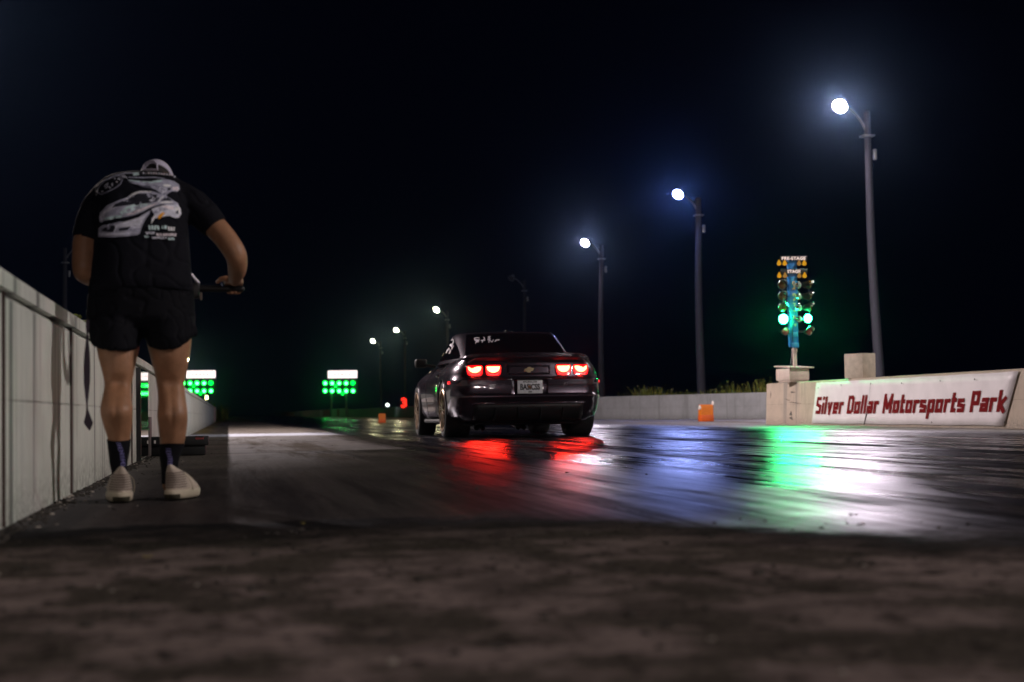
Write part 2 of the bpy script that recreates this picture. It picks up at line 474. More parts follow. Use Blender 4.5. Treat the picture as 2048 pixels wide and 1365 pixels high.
def wall_run(name, path, h, th, m, label, z0=0.0, cap=True, capm=None, batter=0.0, side=1):
    """a wall following path of (x, y); the given line is its face, it thickens away from the track"""
    mb = MB()
    pts = [Vector((x, y, 0)) for x, y in path]
    rings = []
    for i, p in enumerate(pts):
        d = (pts[min(i + 1, len(pts) - 1)] - pts[max(i - 1, 0)]).normalized()
        n = Vector((d.y, -d.x, 0)) * side
        b = batter
        rings.append([p + Vector((0, 0, z0)), p + n * b + Vector((0, 0, h - 0.02)), p + n * (b + 0.02) + Vector((0, 0, h)),
                      p + n * (th - 0.02) + Vector((0, 0, h)), p + n * th + Vector((0, 0, h - 0.02)), p + n * th + Vector((0, 0, z0))])
    mb.loft(rings)
    o = mb.build(name, m, smooth=20)
    return tag(o, label, 'wall')
# left guard wall: panels slightly out of true, one body, with a cap course
path = []
y = -10.0
while y < 88:
    path.append((WALL_X + rnd.uniform(-0.006, 0.006), y)); y += 1.22 if y < 30 else 4
lw = wall_run("guard_wall", path, 0.69, 0.16, m_wall, "long white painted concrete guard wall behind the person, running into the distance", side=-1)
capmb = MB(); rings = []
for x, y in path:
    x0 = x + 0.012
    rings.append([(x0, y, 0.693), (x0, y, 0.742), (x0 - 0.01, y, 0.75), (x0 - 0.17, y, 0.75), (x0 - 0.19, y, 0.742), (x0 - 0.19, y, 0.693)])
capmb.loft(rings); capmb.build("cap_course", m_wall, lw, smooth=20)
# panel posts / cover strips on the near part of the wall
m_seam = mat("rusty_seam", (0.07, 0.045, 0.04), 0.8)
for yy in (3.7, 4.93, 7.0, 11.35):
    s = MB(); s.box((WALL_X + 0.004, yy, 0.345), (0.010, 0.010, 0.68)); s.build("joint_seam", m_seam, lw, smooth=0)
# far right guard wall
wall_run("guard_wall", [(18.5, 37.5), (15.2, 45.6), (12.35, 53.3), (11.9, 62), (11.8, 90), (11.8, 140), (11.8, 165)], 0.76, 0.25, m_wall_r,
         "grey concrete guard wall topped by weeds behind the car and the orange block", side=1)
# banner covered wall far down the track
bw = wall_run("banner_wall", [(11.7, 166), (11.6, 230), (11.5, 420)], 0.9, 0.25, m_wall_r, "distant guard wall hung with white and red banners beneath the scoreboard", side=1)
bcols = [mat("banner_white", (0.75, 0.74, 0.78), 0.5, emit=None), mat("banner_red", (0.45, 0.07, 0.06), 0.5), mat("banner_blue", (0.12, 0.14, 0.4), 0.5), mat("banner_orange", (0.5, 0.2, 0.08), 0.5)]
yy = 167
for k, (ln, ci) in enumerate([(9, 0), (4, 1), (12, 0), (16, 1), (14, 0), (5, 1), (18, 0), (9, 2), (18, 1), (22, 0), (14, 3), (30, 1), (30, 3)]):
    x = 11.7 - (yy + ln / 2 - 166) * 0.0008
    s = MB(); s.box((x - 0.025, yy + ln / 2, 0.47), (0.02, ln - 0.3, 0.74)); s.build("banner", bcols[ci], bw, smooth=0); yy += ln

# ---- sign wall with banner
SX = 10.0
y_end = 29.9
sw = wall_run("barrier_wall", [(SX, 12.0), (SX, y_end)], 0.77, 0.45, m_wall_s, "beige concrete barrier wall carrying the banner with red lettering", side=1, batter=0.03)
m_ban = mat("white_vinyl", (0.84, 0.79, 0.82), 0.45, var=0.10, vscale=3, spec=0.4)
a = on_x(1632, 774, SX); b = on_x(1626, 850, SX); c = on_x(2036, 748, SX); d = on_x(2010, 852, SX)
mbn = MB()
def ban(y, z, off=0.0): return Vector((SX - 0.018 + 0.03 * z / 0.75 - off, y, z))
zt, zb = 0.735, 0.035
yl_t, yl_b, yr_t, yr_b = a.y, b.y, c.y, d.y
nx = 26
top = [ban(yl_t + (yr_t - yl_t) * i / nx, zt + 0.003 * math.sin(i * 1.3)) for i in range(nx + 1)]
bot = [ban(yl_b + (yr_b - yl_b) * i / nx, zb + 0.004 * math.sin(i * 0.9)) for i in range(nx + 1)]
grid = []
for j in range(7):
    t = j / 6
    grid.append([bot[i].lerp(top[i], t) - Vector((0.004 * abs(math.sin(i * 0.8 + j)), 0, 0)) for i in range(nx + 1)])
mbn.loft(grid, closed=False, caps=False)
banner = mbn.build("banner", m_ban, sw, smooth=60)
evaluated(banner, [('SOLIDIFY', dict(thickness=0.004, offset=0))])
# lettering, written as on the banner, sheared and condensed
m_red = mat("dark_red_lettering", (0.17, 0.004, 0.007), 0.8, spec=0.1)
GL_ = {'S': (.56, [[(.50, .89), (.11, .89), (.11, .56), (.45, .44), (.45, .11), (.04, .11)]]), 'i': (.2, [[(.1, 0), (.1, .66)], [(.1, .80), (.1, 1.0)]]), 'l': (.2, [[(.1, 0), (.1, 1.0)]]),
       'v': (.5, [[(.09, .68), (.25, .06), (.41, .68)]]), 'e': (.52, [[(.12, .33), (.42, .33), (.42, .57), (.1, .57), (.1, .1), (.46, .1)]]), 'r': (.42, [[(.1, 0), (.1, .57), (.42, .57)]]),
       'D': (.58, [[(.1, .1), (.1, .9), (.38, .9), (.48, .8), (.48, .2), (.38, .1), (.1, .1)]]), 'o': (.52, [[(.1, .1), (.1, .57), (.42, .57), (.42, .1), (.1, .1)]]),
       'a': (.52, [[(.08, .57), (.42, .57), (.42, 0)], [(.42, .33), (.1, .33), (.1, .1), (.42, .1)]]), 'M': (.76, [[(.1, 0), (.1, .92), (.38, .25), (.66, .92), (.66, 0)]]),
       't': (.36, [[(.12, .95), (.12, .1), (.36, .1)], [(0, .60), (.36, .60)]]), 's': (.52, [[(.46, .57), (.1, .57), (.1, .36), (.42, .30), (.42, .1), (.04, .1)]]),
       'p': (.52, [[(.1, -.3), (.1, .57), (.42, .57), (.42, .1), (.1, .1)]]), 'P': (.56, [[(.1, 0), (.1, .9), (.46, .9), (.46, .42), (.1, .42)]]), 'k': (.54, [[(.1, 0), (.1, 1)], [(.46, .64), (.18, .32), (.46, 0)]]), ' ': (.22, [])}
def block_text(txt, w_=.198, sh=.22):
    polys, x0 = [], 0.0
    for ch in txt:
        wd_, strokes = GL_[ch]
        for st_ in strokes:
            n_ = len(st_); shut = st_[0] == st_[-1]
            for i in range(n_ - 1):
                (ax, ay), (bx, by) = st_[i], st_[i + 1]; L_ = math.hypot(bx - ax, by - ay) or 1; ux, uy = (bx - ax) / L_, (by - ay) / L_
                e0 = w_ / 2 if (i > 0 or shut) else 0; e1 = w_ / 2 if (i < n_ - 2 or shut) else 0
                if 0.3 < abs(ux) < 0.97: e0 = e1 = w_ * .25
                ax -= ux * e0; ay -= uy * e0; bx += ux * e1; by += uy * e1; nx_, ny_ = -uy * w_ / 2, ux * w_ / 2
                polys.append([(x0 + x + sh * y, y) for x, y in ((ax + nx_, ay + ny_), (bx + nx_, by + ny_), (bx - nx_, by - ny_), (ax - nx_, ay - ny_))])
        x0 += wd_ + .085
    return polys, x0
polys, wd = block_text("Silver Dollar Motorsports Park")
mbt = MB()
pL = on_x(1629, 829, SX - 0.03); pR = on_x(2011, 824, SX - 0.03)
capL = on_x(1637, 794, SX - 0.03).z; capR = on_x(2003, 780, SX - 0.03).z
for k_, pl_ in enumerate(polys):
    out = []
    for x, y in pl_:
        t = x / wd; yv = pL.y + (pR.y - pL.y) * t
        z0 = pL.z + (pR.z - pL.z) * t; z1 = capL + (capR - capL) * t; zz = z0 + (z1 - z0) * y
        out.append((SX - 0.030 - 0.0003 * (k_ % 9) + 0.03 * zz / 0.75, yv, zz))
    mbt.add(out, [(0, 1, 2, 3)])
lo = mbt.build("lettering", m_red, banner, smooth=0)
# eyelets and the dark slit of the banner joint
m_dark = mat("dark_metal", (0.03, 0.03, 0.03), 0.5)
e = MB()
for px, py in [(1636, 776), (1682, 771), (1741, 768), (1803, 767), (1880, 762), (1949, 759), (1729, 846), (1863, 845), (2009, 845)]:
    q = on_x(px, py, SX - 0.024); e.lathe([(0.012, 0), (0.012, 0.004)], (q.x, q.y, q.z), axis='x', seg=10)
q0, q1 = on_x(1733, 828, SX - 0.026), on_x(1728, 850, SX - 0.026)
e.build_each("eyelet", m_dark, banner, smooth=0); e = MB()
e.tube([q0, q1], 0.008, seg=6)
q0, q1 = on_x(1741, 768, SX - 0.023), on_x(1735, 826, SX - 0.023)
e.tube([q0, q1], 0.002, seg=6)
e.build_each("seam", m_dark, banner, smooth=0)
# scuffs on the bare end of that wall
m_scuff = mat("rubber_scuff", (0.10, 0.085, 0.075), 0.7, var=0.3, vscale=30)
e = MB()
for px, py, w_, h_, an in [(1590, 806, 24, 1.6, 8), (1585, 785, 10, 3, 5), (1584, 837, 8, 5, 40), (1583, 828, 5, 9, 0), (1541, 790, 1.5, 14, 0), (1575, 800, 12, 1.2, 20)]:
    pts = []
    for k in range(12):
        t = 2 * math.pi * k / 12; rr_ = 1 + 0.3 * math.sin(3 * t + px)
        x_, y_ = math.cos(t) * w_ * rr_ / 2, math.sin(t) * h_ * rr_ / 2
        ca, sa = math.cos(R(an)), math.sin(R(an))
        q = on_x(px + x_ * ca - y_ * sa, py + x_ * sa + y_ * ca, SX - 0.004 + 0.02); pts.append((SX - 0.003 + 0.03 * q.z / 0.75, q.y, q.z))
    e.add(pts, [list(range(12))])
e.build_each("scuff_mark", m_scuff, sw, smooth=0)

# concrete block on the wall top
m_block = mat("weathered_cream_concrete", (0.50, 0.43, 0.35), 0.8, var=0.25, vscale=8, bump=0.2, bscale=80)
q = on_x(1716, 762, SX + 0.16)
mb = MB(); mb.bbox((SX + 0.20, q.y, 0.77 + 0.205), (0.31, 0.40, 0.405), 0.012, rot=Matrix.Rotation(R(27), 3, 'Z'))
o = mb.build("concrete_block", m_block, smooth=30); tag(o, "cream concrete block standing on top of the banner wall beside the tall pole", "block"); origin_to(o, (SX + 0.20, q.y, 0.77))

# ---- street lamps
m_pole = mat("weathered_wood_pole", (0.09, 0.09, 0.125), 0.75, var=0.3, vscale=4, bump=0.4, bscale=20, stretch=(6, 6, 0.4))
m_arm = mat("galvanised_steel", (0.45, 0.46, 0.50), 0.45, metal=0.6, var=0.1)
m_lens = glow("lamp_lens_cool", (1.0, 0.84, 0.92), 680)
m_lens_b = glow("lamp_lens_white", (1.0, 0.86, 0.98), 420)
m_lens2 = glow("lamp_lens_blue_white", (0.34, 0.42, 1.0), 420)
m_lens3 = glow("lamp_lens_warm", (1.0, 0.90, 0.48), 260)
m_lens_off = mat("lamp_lens_unlit", (0.15, 0.15, 0.17), 0.2)
def street_lamp(x, y, lean, lens, label, group, side=-1, H=9.0, r=0.135, reach=0.75, tilt=None):
    root = empty("street_lamp", (x, y, 0), label, "street lamp", group); H -= 0.27
    p = MB()
    pts, rad = [], []
    for i in range(13):
        t = i / 12
        pts.append((x + lean * t + 0.03 * math.sin(t * 6 + y), y, H * t - 0.02)); rad.append(r * (1.12 - 0.42 * t))
    p.tube(pts, rad, seg=14, round_ends=False); p.build("pole", m_pole, root, smooth=50)
    tx, tz = pts[-1][0], H
    b = MB(); a_pts = []
    for i in range(9):
        t = i / 8
        a_pts.append((tx + side * (0.06 + reach * t), y - 0.25 * t, tz - 0.55 + 0.62 * math.sin(t * math.pi / 2) ** 0.8))
    b.tube(a_pts, 0.035, seg=8)
    b.build("arm", m_arm, root, smooth=50)
    b = MB(); b.bbox((tx, y, tz - 0.75), (0.36, 0.36, 0.05), 0.01); b.build("bracket", m_arm, root)
    b = MB(); b.bbox((tx + 0.2, y - 0.05, tz - 1.3), (0.10, 0.12, 0.32), 0.02); b.build("fuse_box", m_arm, root)
    hd = Vector(a_pts[-1]) + Vector((side * 0.12, -0.05, 0.0))
    n = Vector((side * 0.55, -0.62, -0.62)) if tilt is None else Vector(tilt)
    n.normalize()
    rot = n.to_track_quat('Z', 'Y').to_matrix()
    h = MB(); h.lathe([(0.03, -0.34), (0.09, -0.32), (0.12, -0.20), (0.17, -0.10), (0.215, 0.0), (0.225, 0.03), (0.21, 0.03), (0.208, 0.0)], hd, seg=24, rot=rot)
    hb = h.build("lamp_head", m_arm, root, smooth=40)
    l = MB(); ring = [rot @ Vector((0.205 * math.cos(2 * math.pi * k / 20), 0.205 * math.sin(2 * math.pi * k / 20), 0.012)) + hd for k in range(20)]
    l.add(ring, [list(range(20))]); l.build("lens", lens, hb, smooth=0)
    hb2 = [c for c in bpy.data.objects if c.parent == hb]
    return root
GR = "street lamps along the right side of the strip"
LX = 18.0
street_lamp(18.75, 45.6, -0.25, m_lens, "nearest and tallest lit lamp post, rising behind the block and the banner wall", GR, H=9.25)
street_lamp(18.9, 64.6, 0.0, m_lens2, "lit lamp post between the green starting lights and the car, second nearest", GR, H=9.2, r=0.17)
street_lamp(19.1, 83.6, 0.1, m_lens_b, "lit lamp post whose pole rises just right of the car", GR, H=9.2, r=0.16)
street_lamp(19.6, 108.5, 0.0, m_lens_off, "unlit lamp post standing behind the roof of the car", GR, H=9.4)
street_lamp(18.2, 137.0, 0.0, m_lens3, "lit lamp post just left of the car roof, third from the left", GR, H=9.1)
street_lamp(18.3, 172.0, 0.0, m_lens3, "lit lamp post second from the left in the right hand row", GR, H=9.2)
street_lamp(17.9, 195.5, 0.0, m_lens3, "farthest lit lamp post, leftmost of the right hand row", GR, H=9.1)
GL = "street lamps beyond the left wall"
street_lamp(-7.9, 83.8, 0.0, m_lens_off, "unlit lamp post beyond the white wall at the far left beside the person", GL, side=1, H=9.0)
street_lamp(-7.0, 253.0, 0.0, m_lens3, "small far lamp shining beside the person's right knee", GL, side=1, H=9.0)
# the row goes on behind the camera and lights the pad and the wall
GB = "street lamps of the same row outside the picture"
m_lens_near = glow("lamp_lens_near", (1.0, 0.90, 0.86), 2900)
street_lamp(18.0, 24.0, 0.0, m_lens_near, "lit lamp post outside the picture to the right of the banner wall", GB, H=9.2, tilt=(-0.7, 0.7, -0.25))
street_lamp(15.5, 1.0, 0.0, m_lens_near, "lit lamp post outside the picture right of the camera", GB, H=9.2, tilt=(-0.75, 0.25, -0.6))
street_lamp(-8.5, 33.0, 0.0, glow("lamp_lens_pinkish", (1.0, 0.86, 0.84), 10500), "lit lamp post outside the picture beyond the white wall", GL, side=1, H=9.0, tilt=(0.9, -0.1, -0.35))
street_lamp(1.0, -14.0, 0.0, glow("lamp_lens_low", (1.0, 0.84, 0.80), 720), "low lit lamp post outside the picture behind the camera", GB, H=4.2, tilt=(0.0, 1.0, -0.25))
# ================================================================ timing lights ("tree")
TY, TX = 28.5, 10.08
def tz(py): return W(1588, py, 29.55).z
m_blue = mat("blue_painted_steel", (0.02, 0.20, 0.55), 0.35, var=0.15, vscale=5)
m_cream = mat("cream_painted_steel", (0.62, 0.50, 0.44), 0.5, var=0.15, vscale=12)
m_blk = mat("black_painted_steel", (0.012, 0.012, 0.014), 0.4)
m_alu = mat("polished_bowl", (0.6, 0.62, 0.6), 0.18, metal=1.0)
m_ambglow = glow("amber_bulb_glow", (1.0, 0.46, 0.02), 0.60)
m_ambdim = glow("amber_bulb_dim", (1.0, 0.50, 0.12), 0.30)
m_greenlamp = glow("green_lamp_glow", (0.010, 1.0, 0.22), 400)
m_amblens = mat("unlit_amber_lens", (0.10, 0.045, 0.01), 0.15, coat=0.5)
m_redlens = mat("unlit_red_lens", (0.30, 0.07, 0.06), 0.15, coat=0.5)
m_white_letter = glow("backlit_lettering", (1.0, 0.78, 0.70), 1.0)
m_gold = mat("faded_gold_lettering", (0.75, 0.60, 0.22), 0.5)
tree = empty("timing_light_tree", (TX, TY, 0.77), "blue post of starting lights with both green lamps lit, standing on the banner wall", "starting lights")
zc0, zc1 = tz(693), tz(518)
fx = Matrix.Rotation(R(-4), 3, 'Z')
c_ = MB(); c_.bbox((TX, TY, (zc0 + zc1) / 2), (0.155, 0.12, zc1 - zc0), 0.006, rot=fx)
col_o = c_.build("column", m_blue, tree, smooth=30)
s = MB(); s.bbox((TX + 0.012, TY - 0.064, (tz(552) + tz(575)) / 2), (0.115, 0.012, tz(552) - tz(575)), 0.003, rot=fx)
s.bbox((TX + 0.012, TY - 0.064, (tz(664) + tz(672)) / 2), (0.10, 0.012, 0.08), 0.003, rot=fx); s.bbox((TX + 0.012, TY - 0.066, tz(690)), (0.13, 0.014, 0.09), 0.003, rot=fx)
s.build_each("face_plate", mat("light_blue_steel", (0.04, 0.32, 0.62), 0.3), tree, smooth=30)
g_ = MB()                                         # faded gold script running down the column
def T2(px, py): return Vector((TX + (px - 1588) / 111.0, TY - 0.073, tz(py)))
for st in ([(1587, 562), (1590, 562), (1591, 566), (1588, 569), (1586, 566), (1587, 562)], [(1588, 569), (1591, 573), (1587, 575)], [(1586, 577), (1590, 575), (1591, 578)],
           [(1586, 586), (1587, 591), (1589, 586)], [(1590, 586), (1591, 591)], [(1587, 599), (1590, 595), (1591, 597), (1588, 600)], [(1586, 606), (1591, 605), (1589, 611)], [(1587, 620), (1590, 621)],
           [(1587, 631), (1590, 636)], [(1590, 631), (1587, 636)], [(1588, 648), (1590, 652), (1591, 647)]):
    g_.tube([T2(*p) + Vector((0, -0.004, 0)) for p in st], 0.007, seg=6)
g_.build_each("script_letter", m_gold, tree, smooth=0)
p_ = MB(); p_.tube([(TX + 0.02, TY, 1.0), (TX + 0.015, TY, zc0 + 0.02)], 0.037, seg=16, round_ends=False)
p_.tube([(TX + 0.016, TY, tz(697)), (TX + 0.016, TY, tz(703))], 0.050, seg=16, round_ends=False)
p_.build("post", m_cream, tree, smooth=50)
bz = tz(765)
b_ = MB(); b_.bbox((TX - 0.03, TY + 0.0, 0.77 + 0.135), (0.42, 0.44, 0.21), 0.01, rot=Matrix.Rotation(R(14), 3, 'Z'))
b_.bbox((TX - 0.02, TY + 0.0, 0.77 + 0.02), (0.38, 0.40, 0.04), 0.004, rot=Matrix.Rotation(R(14), 3, 'Z')); bb = b_.build("base_box", m_cream, tree, smooth=30)
b_ = MB(); b_.bbox((TX + 0.0, TY + 0.0, 0.77 + 0.275), (0.52, 0.52, 0.022), 0.004, rot=Matrix.Rotation(R(14), 3, 'Z') @ Matrix.Rotation(R(4), 3, 'X')); b_.build("lid", m_cream, bb, smooth=30)
b_ = MB(); b_.tube([(TX - 0.10, TY - 0.1, 1.02), (TX - 0.075, TY - 0.08, 1.2), (TX - 0.03, TY - 0.05, 1.45), (TX - 0.035, TY - 0.07, 1.75), (TX - 0.02, TY - 0.075, 1.95)], 0.007, seg=6); b_.build("cable", m_blk, tree)
for word, py, w_ in (("PRE-STAGE", 517.5, 0.45), ("STAGE", 544, 0.245)):
    bd = MB(); bd.bbox((TX + 0.01, TY - 0.085, tz(py) + 0.028), (w_ + 0.05 if word != "STAGE" else 0.50, 0.02, 0.085), 0.004); hb = bd.build("sign_box", m_blk, tree, smooth=30)
    vs, fs, wd = text_mesh(word, 0.075, bold=0.003, space=1.1)
    k = w_ / wd; t_ = MB(); t_.add([(TX + 0.005 + (v.x - wd / 2) * k, TY - 0.0965, tz(py) + v.y * 1.0) for v in vs], fs)
    t_.build("lettering", m_white_letter, hb, smooth=0)
ar = MB()
for py in (523, 548): ar.box((TX + 0.01, TY - 0.02, tz(py)), (0.52, 0.03, 0.05))
for py in (568, 591, 614, 637, 662): ar.box((TX + 0.02, TY + 0.03, tz(py)), (0.52, 0.03, 0.03))
ar.build_each("crossbar", m_blk, tree, smooth=0)
for r_i, py in enumerate((524, 549)):            # small pear-shaped bulbs
    for k, px in enumerate((1558, 1570, 1600, 1611)):
        b_ = MB(); b_.lathe([(0.002, 0.062), (0.014, 0.048), (0.022, 0.025), (0.036, 0.0), (0.039, -0.016), (0.030, -0.038), (0.002, -0.048)], (T2(px, py).x, TY - 0.09, tz(py)), seg=16)
        b_.build("stage_bulb", m_ambglow if (k in (0, 3) or (k + r_i) % 3 == 1) else m_ambdim, tree, smooth=80)
def big_lamp(px, py, lens, rad=0.082, hood=True, yaw=0.0, bowl_only=False):
    c = Vector((T2(px, py).x, TY - 0.05, tz(py)))
    rot = Matrix.Rotation(R(yaw), 3, 'Z')
    b = MB(); b.lathe([(0.02, 0.12), (0.045, 0.11), (0.06, 0.05), (rad, 0.0), (rad + 0.006, -0.004), (rad + 0.004, -0.012), (rad - 0.006, -0.008)], c, axis='y', seg=28, rot=rot)
    h = b.build("lamp_housing", m_alu if bowl_only else m_blk, tree, smooth=40)
    l = MB(); prof = [(rad * 0.93, 0.0), (rad * 0.8, -0.022), (rad * 0.5, -0.040), (0.003, -0.048)]
    l.lathe(prof, c, axis='y', seg=24, rot=rot); l.build("lamp_lens", lens, h, smooth=80)
    if hood:
        v = MB(); rings = []
        for d in (0.0, -0.11):
            ring = []
            for k in range(15):
                a = R(8) + R(164) * k / 14
                ring.append(rot @ Vector((math.cos(a) * (rad + 0.012), d * (0.35 + 0.65 * math.sin(a)), math.sin(a) * (rad + 0.012))) + c)
            rings.append(ring)
        v.loft(rings, closed=False, caps=False); ho = v.build("visor", m_alu, h, smooth=60)
        evaluated(ho, [('SOLIDIFY', dict(thickness=0.004))])
m_bowl_lens = mat("clear_bowl_glass", (0.25, 0.28, 0.27), 0.08, coat=1.0)
for py in (568, 591, 614):
    big_lamp(1565, py, m_amblens); big_lamp(1600, py, m_bowl_lens, rad=0.07, hood=False, yaw=55, bowl_only=True); big_lamp(1621, py, m_amblens, rad=0.078, yaw=78)
big_lamp(1566, 637, m_greenlamp, rad=0.092, hood=False); big_lamp(1617, 636, m_greenlamp, rad=0.082, hood=False, yaw=12)
big_lamp(1600, 637, m_bowl_lens, rad=0.062, hood=False, yaw=55, bowl_only=True)
big_lamp(1570, 662, m_redlens, rad=0.070, hood=False); big_lamp(1619, 662, m_redlens, rad=0.072, hood=True, yaw=10)

# ================================================================ scoreboards far down the strip
m_panel = glow("backlit_panel", (1.0, 0.86, 0.84), 1.7)
m_panel_dim = glow("backlit_panel_pink", (1.0, 0.45, 0.42), 1.1)
m_bulb = glow("green_digit_bulb", (0.0, 1.0, 0.06), 3.0)
m_bulb2 = glow("green_digit_bulb_bright", (0.04, 1.0, 0.12), 20.0)
m_boardback = mat("dark_green_board", (0.01, 0.02, 0.015), 0.7)
def scoreboard(px0, label, legs, sx=1.0):
    Z = 188.0; s = Z / 3300.0
    def q(px, py, d=0.0): return W(px0 + px, py, Z + d)
    base = q(30, 800); root = empty("scoreboard", (base.x, base.y, 0), label, "scoreboard", "scoreboards at the far end of the strip")
    pn = MB(); a, b = q(12, 757), q(71, 741); pn.bbox(((a.x + b.x) / 2, a.y, (a.z + b.z) / 2), (b.x - a.x, 0.3, b.z - a.z), 0.05)
    sg = pn.build("sign_panel", m_panel, root, smooth=0)
    t = MB(); cx, cz = (a.x + b.x) / 2, (a.z + b.z) / 2
    for k in range(5): t.bbox((cx - 0.9 + 0.42 * k, a.y - 0.16, cz + 0.02 * (k % 2)), (0.26, 0.02, 0.22), 0.03)
    t.build_each("panel_mark", m_panel_dim, sg, smooth=0)
    bd = MB(); a, b = q(0, 790), q(72, 759); bd.box(((a.x + b.x) / 2, a.y + 0.2, (a.z + b.z) / 2), (b.x - a.x, 0.3, b.z - a.z)); bo = bd.build("board", m_boardback, root, smooth=0)
    g1, g2 = MB(), MB()
    for r_i, py in enumerate((766.5, 782)):
        for k in range(5):
            p = q(6 + 13.9 * k, py)
            m = g1
            m.lathe([(0.01, -0.04), (0.28, -0.04), (0.28, 0.03), (0.01, 0.03)], (p.x, p.y - 0.02, p.z), axis='y', seg=14)
            if not (k == 4 and r_i == 0): g2.lathe([(0.01, -0.06), (0.17, -0.06), (0.17, -0.045), (0.01, -0.045)], (p.x + 0.03, p.y - 0.02, p.z - 0.04), axis='y', seg=10)
    for px, py in ((27, 773), (41, 788)):
        p = q(px, py); g1.lathe([(0.01, -0.04), (0.17, -0.04), (0.17, 0.03), (0.01, 0.03)], (p.x, p.y - 0.02, p.z), axis='y', seg=12)
    g1.build_each("digit_lamp", m_bulb, bo, smooth=0); g2.build_each("lamp_core", m_bulb2, bo, smooth=0)
    for px in legs:
        p = q(px, 790); l = MB(); l.tube([(p.x, p.y + 0.2, 0), (p.x, p.y + 0.2, p.z + 0.2)], 0.14, seg=10, round_ends=False); l.build("leg", m_arm, root, smooth=50)
scoreboard(644, "right hand scoreboard with white panel and two rows of green lights on two posts", (18.5, 48.5))
scoreboard(360, "left hand scoreboard with white panel and two rows of green lights, above the white wall", (18.5, 48.5))

# far lamps that shine near the left scoreboard
def far_lamp(px, py, Z, col, st, label, r=0.28, pole=True):
    p = W(px, py, Z); root = empty("street_lamp", (p.x, p.y, 0), label, "street lamp")
    m = MB(); m.tube([(p.x, p.y + 0.4, 0), (p.x, p.y + 0.4, p.z)], 0.12, seg=8, round_ends=False); m.build("pole", m_pole, root, smooth=50)
    m = MB(); m.lathe([(0.01, 0.3), (r * .7, 0.2), (r, 0.0), (0.01, 0.0)], p, axis='y', seg=14); h = m.build("lamp_head", m_arm, root, smooth=40)
    m = MB(); m.lathe([(0.01, -0.01), (r * .95, -0.01), (r * .95, -0.006), (0.01, -0.006)], p, axis='y', seg=14); m.build("lens", glow("far_lens", col, st), h, smooth=0)
far_lamp(399, 779, 320, (0.9, 0.95, 0.95), 6, "tiny far lamp between the rows of green lights of the left scoreboard", r=0.3)
far_lamp(412, 795.5, 330, (1.0, 0.95, 0.35), 18, "tiny yellow far lamp just below the left scoreboard", r=0.42)

# beacon and red number on the right wall
p = W(775, 810.5, 117)
root = empty("warning_beacon", (p.x, p.y, 0.76), "small round white light standing on the far right wall left of the car", "beacon")
m = MB(); m.tube([(p.x, p.y, 0.74), (p.x, p.y, p.z - 0.08)], 0.05, seg=8, round_ends=False); m.build("stem", m_arm, root)
m = MB(); m.lathe([(0.01, 0.12), (0.09, 0.08), (0.13, 0), (0.09, -0.08), (0.01, -0.12)], p, seg=12); m.build("globe", glow("beacon_glow", (0.85, 1.0, 0.92), 5), root, smooth=80)
p = W(808, 806, 112)
root = empty("number_sign", (p.x, p.y, 0.76), "glowing red number three on the far right wall beside the car", "lit sign")
m = MB(); m.bbox((p.x, p.y + 0.06, p.z), (0.5, 0.06, 0.72), 0.02); m.box((p.x, p.y + 0.06, (p.z - 0.3 + 0.7) / 2), (0.06, 0.05, p.z - 0.35 - 0.7)); m.build("backboard", m_blk, root, smooth=0)
vs, fs, wd = text_mesh("3", 0.86, bold=0.035); m = MB(); m.add([(p.x + (v.x - wd / 2), p.y + 0.02, p.z - 0.30 + v.y) for v in vs], fs); m.build("digit", glow("red_digit_glow", (1.0, 0.02, 0.01), 3), root, smooth=0)

# ================================================================ orange foam blocks
m_or = mat("orange_foam", (0.80, 0.20, 0.008), 0.55, var=0.10, vscale=20)
m_or2 = mat("orange_red_foam", (0.75, 0.12, 0.01), 0.55, var=0.10, vscale=20)
m_refl = mat("white_reflector", (0.8, 0.74, 0.70), 0.4)
def foam_block(px, py, label, k=1.0, disc=True):
    b = ground(px, py); root = empty("timing_block", (b.x, b.y, 0), label, "timing block", "orange timing blocks on the track")
    w_, h_, d_ = 0.31 * k, 0.42 * k, 0.26 * k
    m = MB(); m.bbox((b.x, b.y, h_ * 0.19 + 0.002), (w_ * 1.06, d_ * 1.05, h_ * 0.38), 0.012); m.build("base", m_or2, root, smooth=30)
    m = MB(); rings = []
    for t, zz in ((0, .38), (0.0, .40), (0.02, .75), (0.05, .93), (0.12, .99), (0.25, 1.0)):
        hw, hd = w_ / 2 * (1 - t), d_ / 2 * (1 - t)
        rings.append([(b.x - hw, b.y - hd, zz * h_), (b.x + hw, b.y - hd, zz * h_), (b.x + hw, b.y + hd, zz * h_), (b.x - hw, b.y + hd, zz * h_)])
    m.loft(rings); m.build("body", m_or, root, smooth=40)
    if disc:
        for sx, zz, hh in ((-1, 0.82, 0.055), (1, 0.98, 0.09)):
            m = MB(); n = 16; cx = b.x + sx * (w_ / 2 + 0.012)
            r1 = [(cx - 0.012, b.y - 0.02 + 0.055 * math.cos(2 * math.pi * i / n), zz * h_ + hh * math.sin(2 * math.pi * i / n)) for i in range(n)]
            r2 = [(x + 0.024, y - 0.03, z) for x, y, z in r1]
            m.loft([r1, r2]); m.build("reflector", m_refl, root, smooth=40)
foam_block(1412, 843.5, "orange timing block with white side reflectors standing in front of the grey wall")
foam_block(764, 846, "small blurred orange timing block far down the track, left of the car", k=0.75, disc=False)

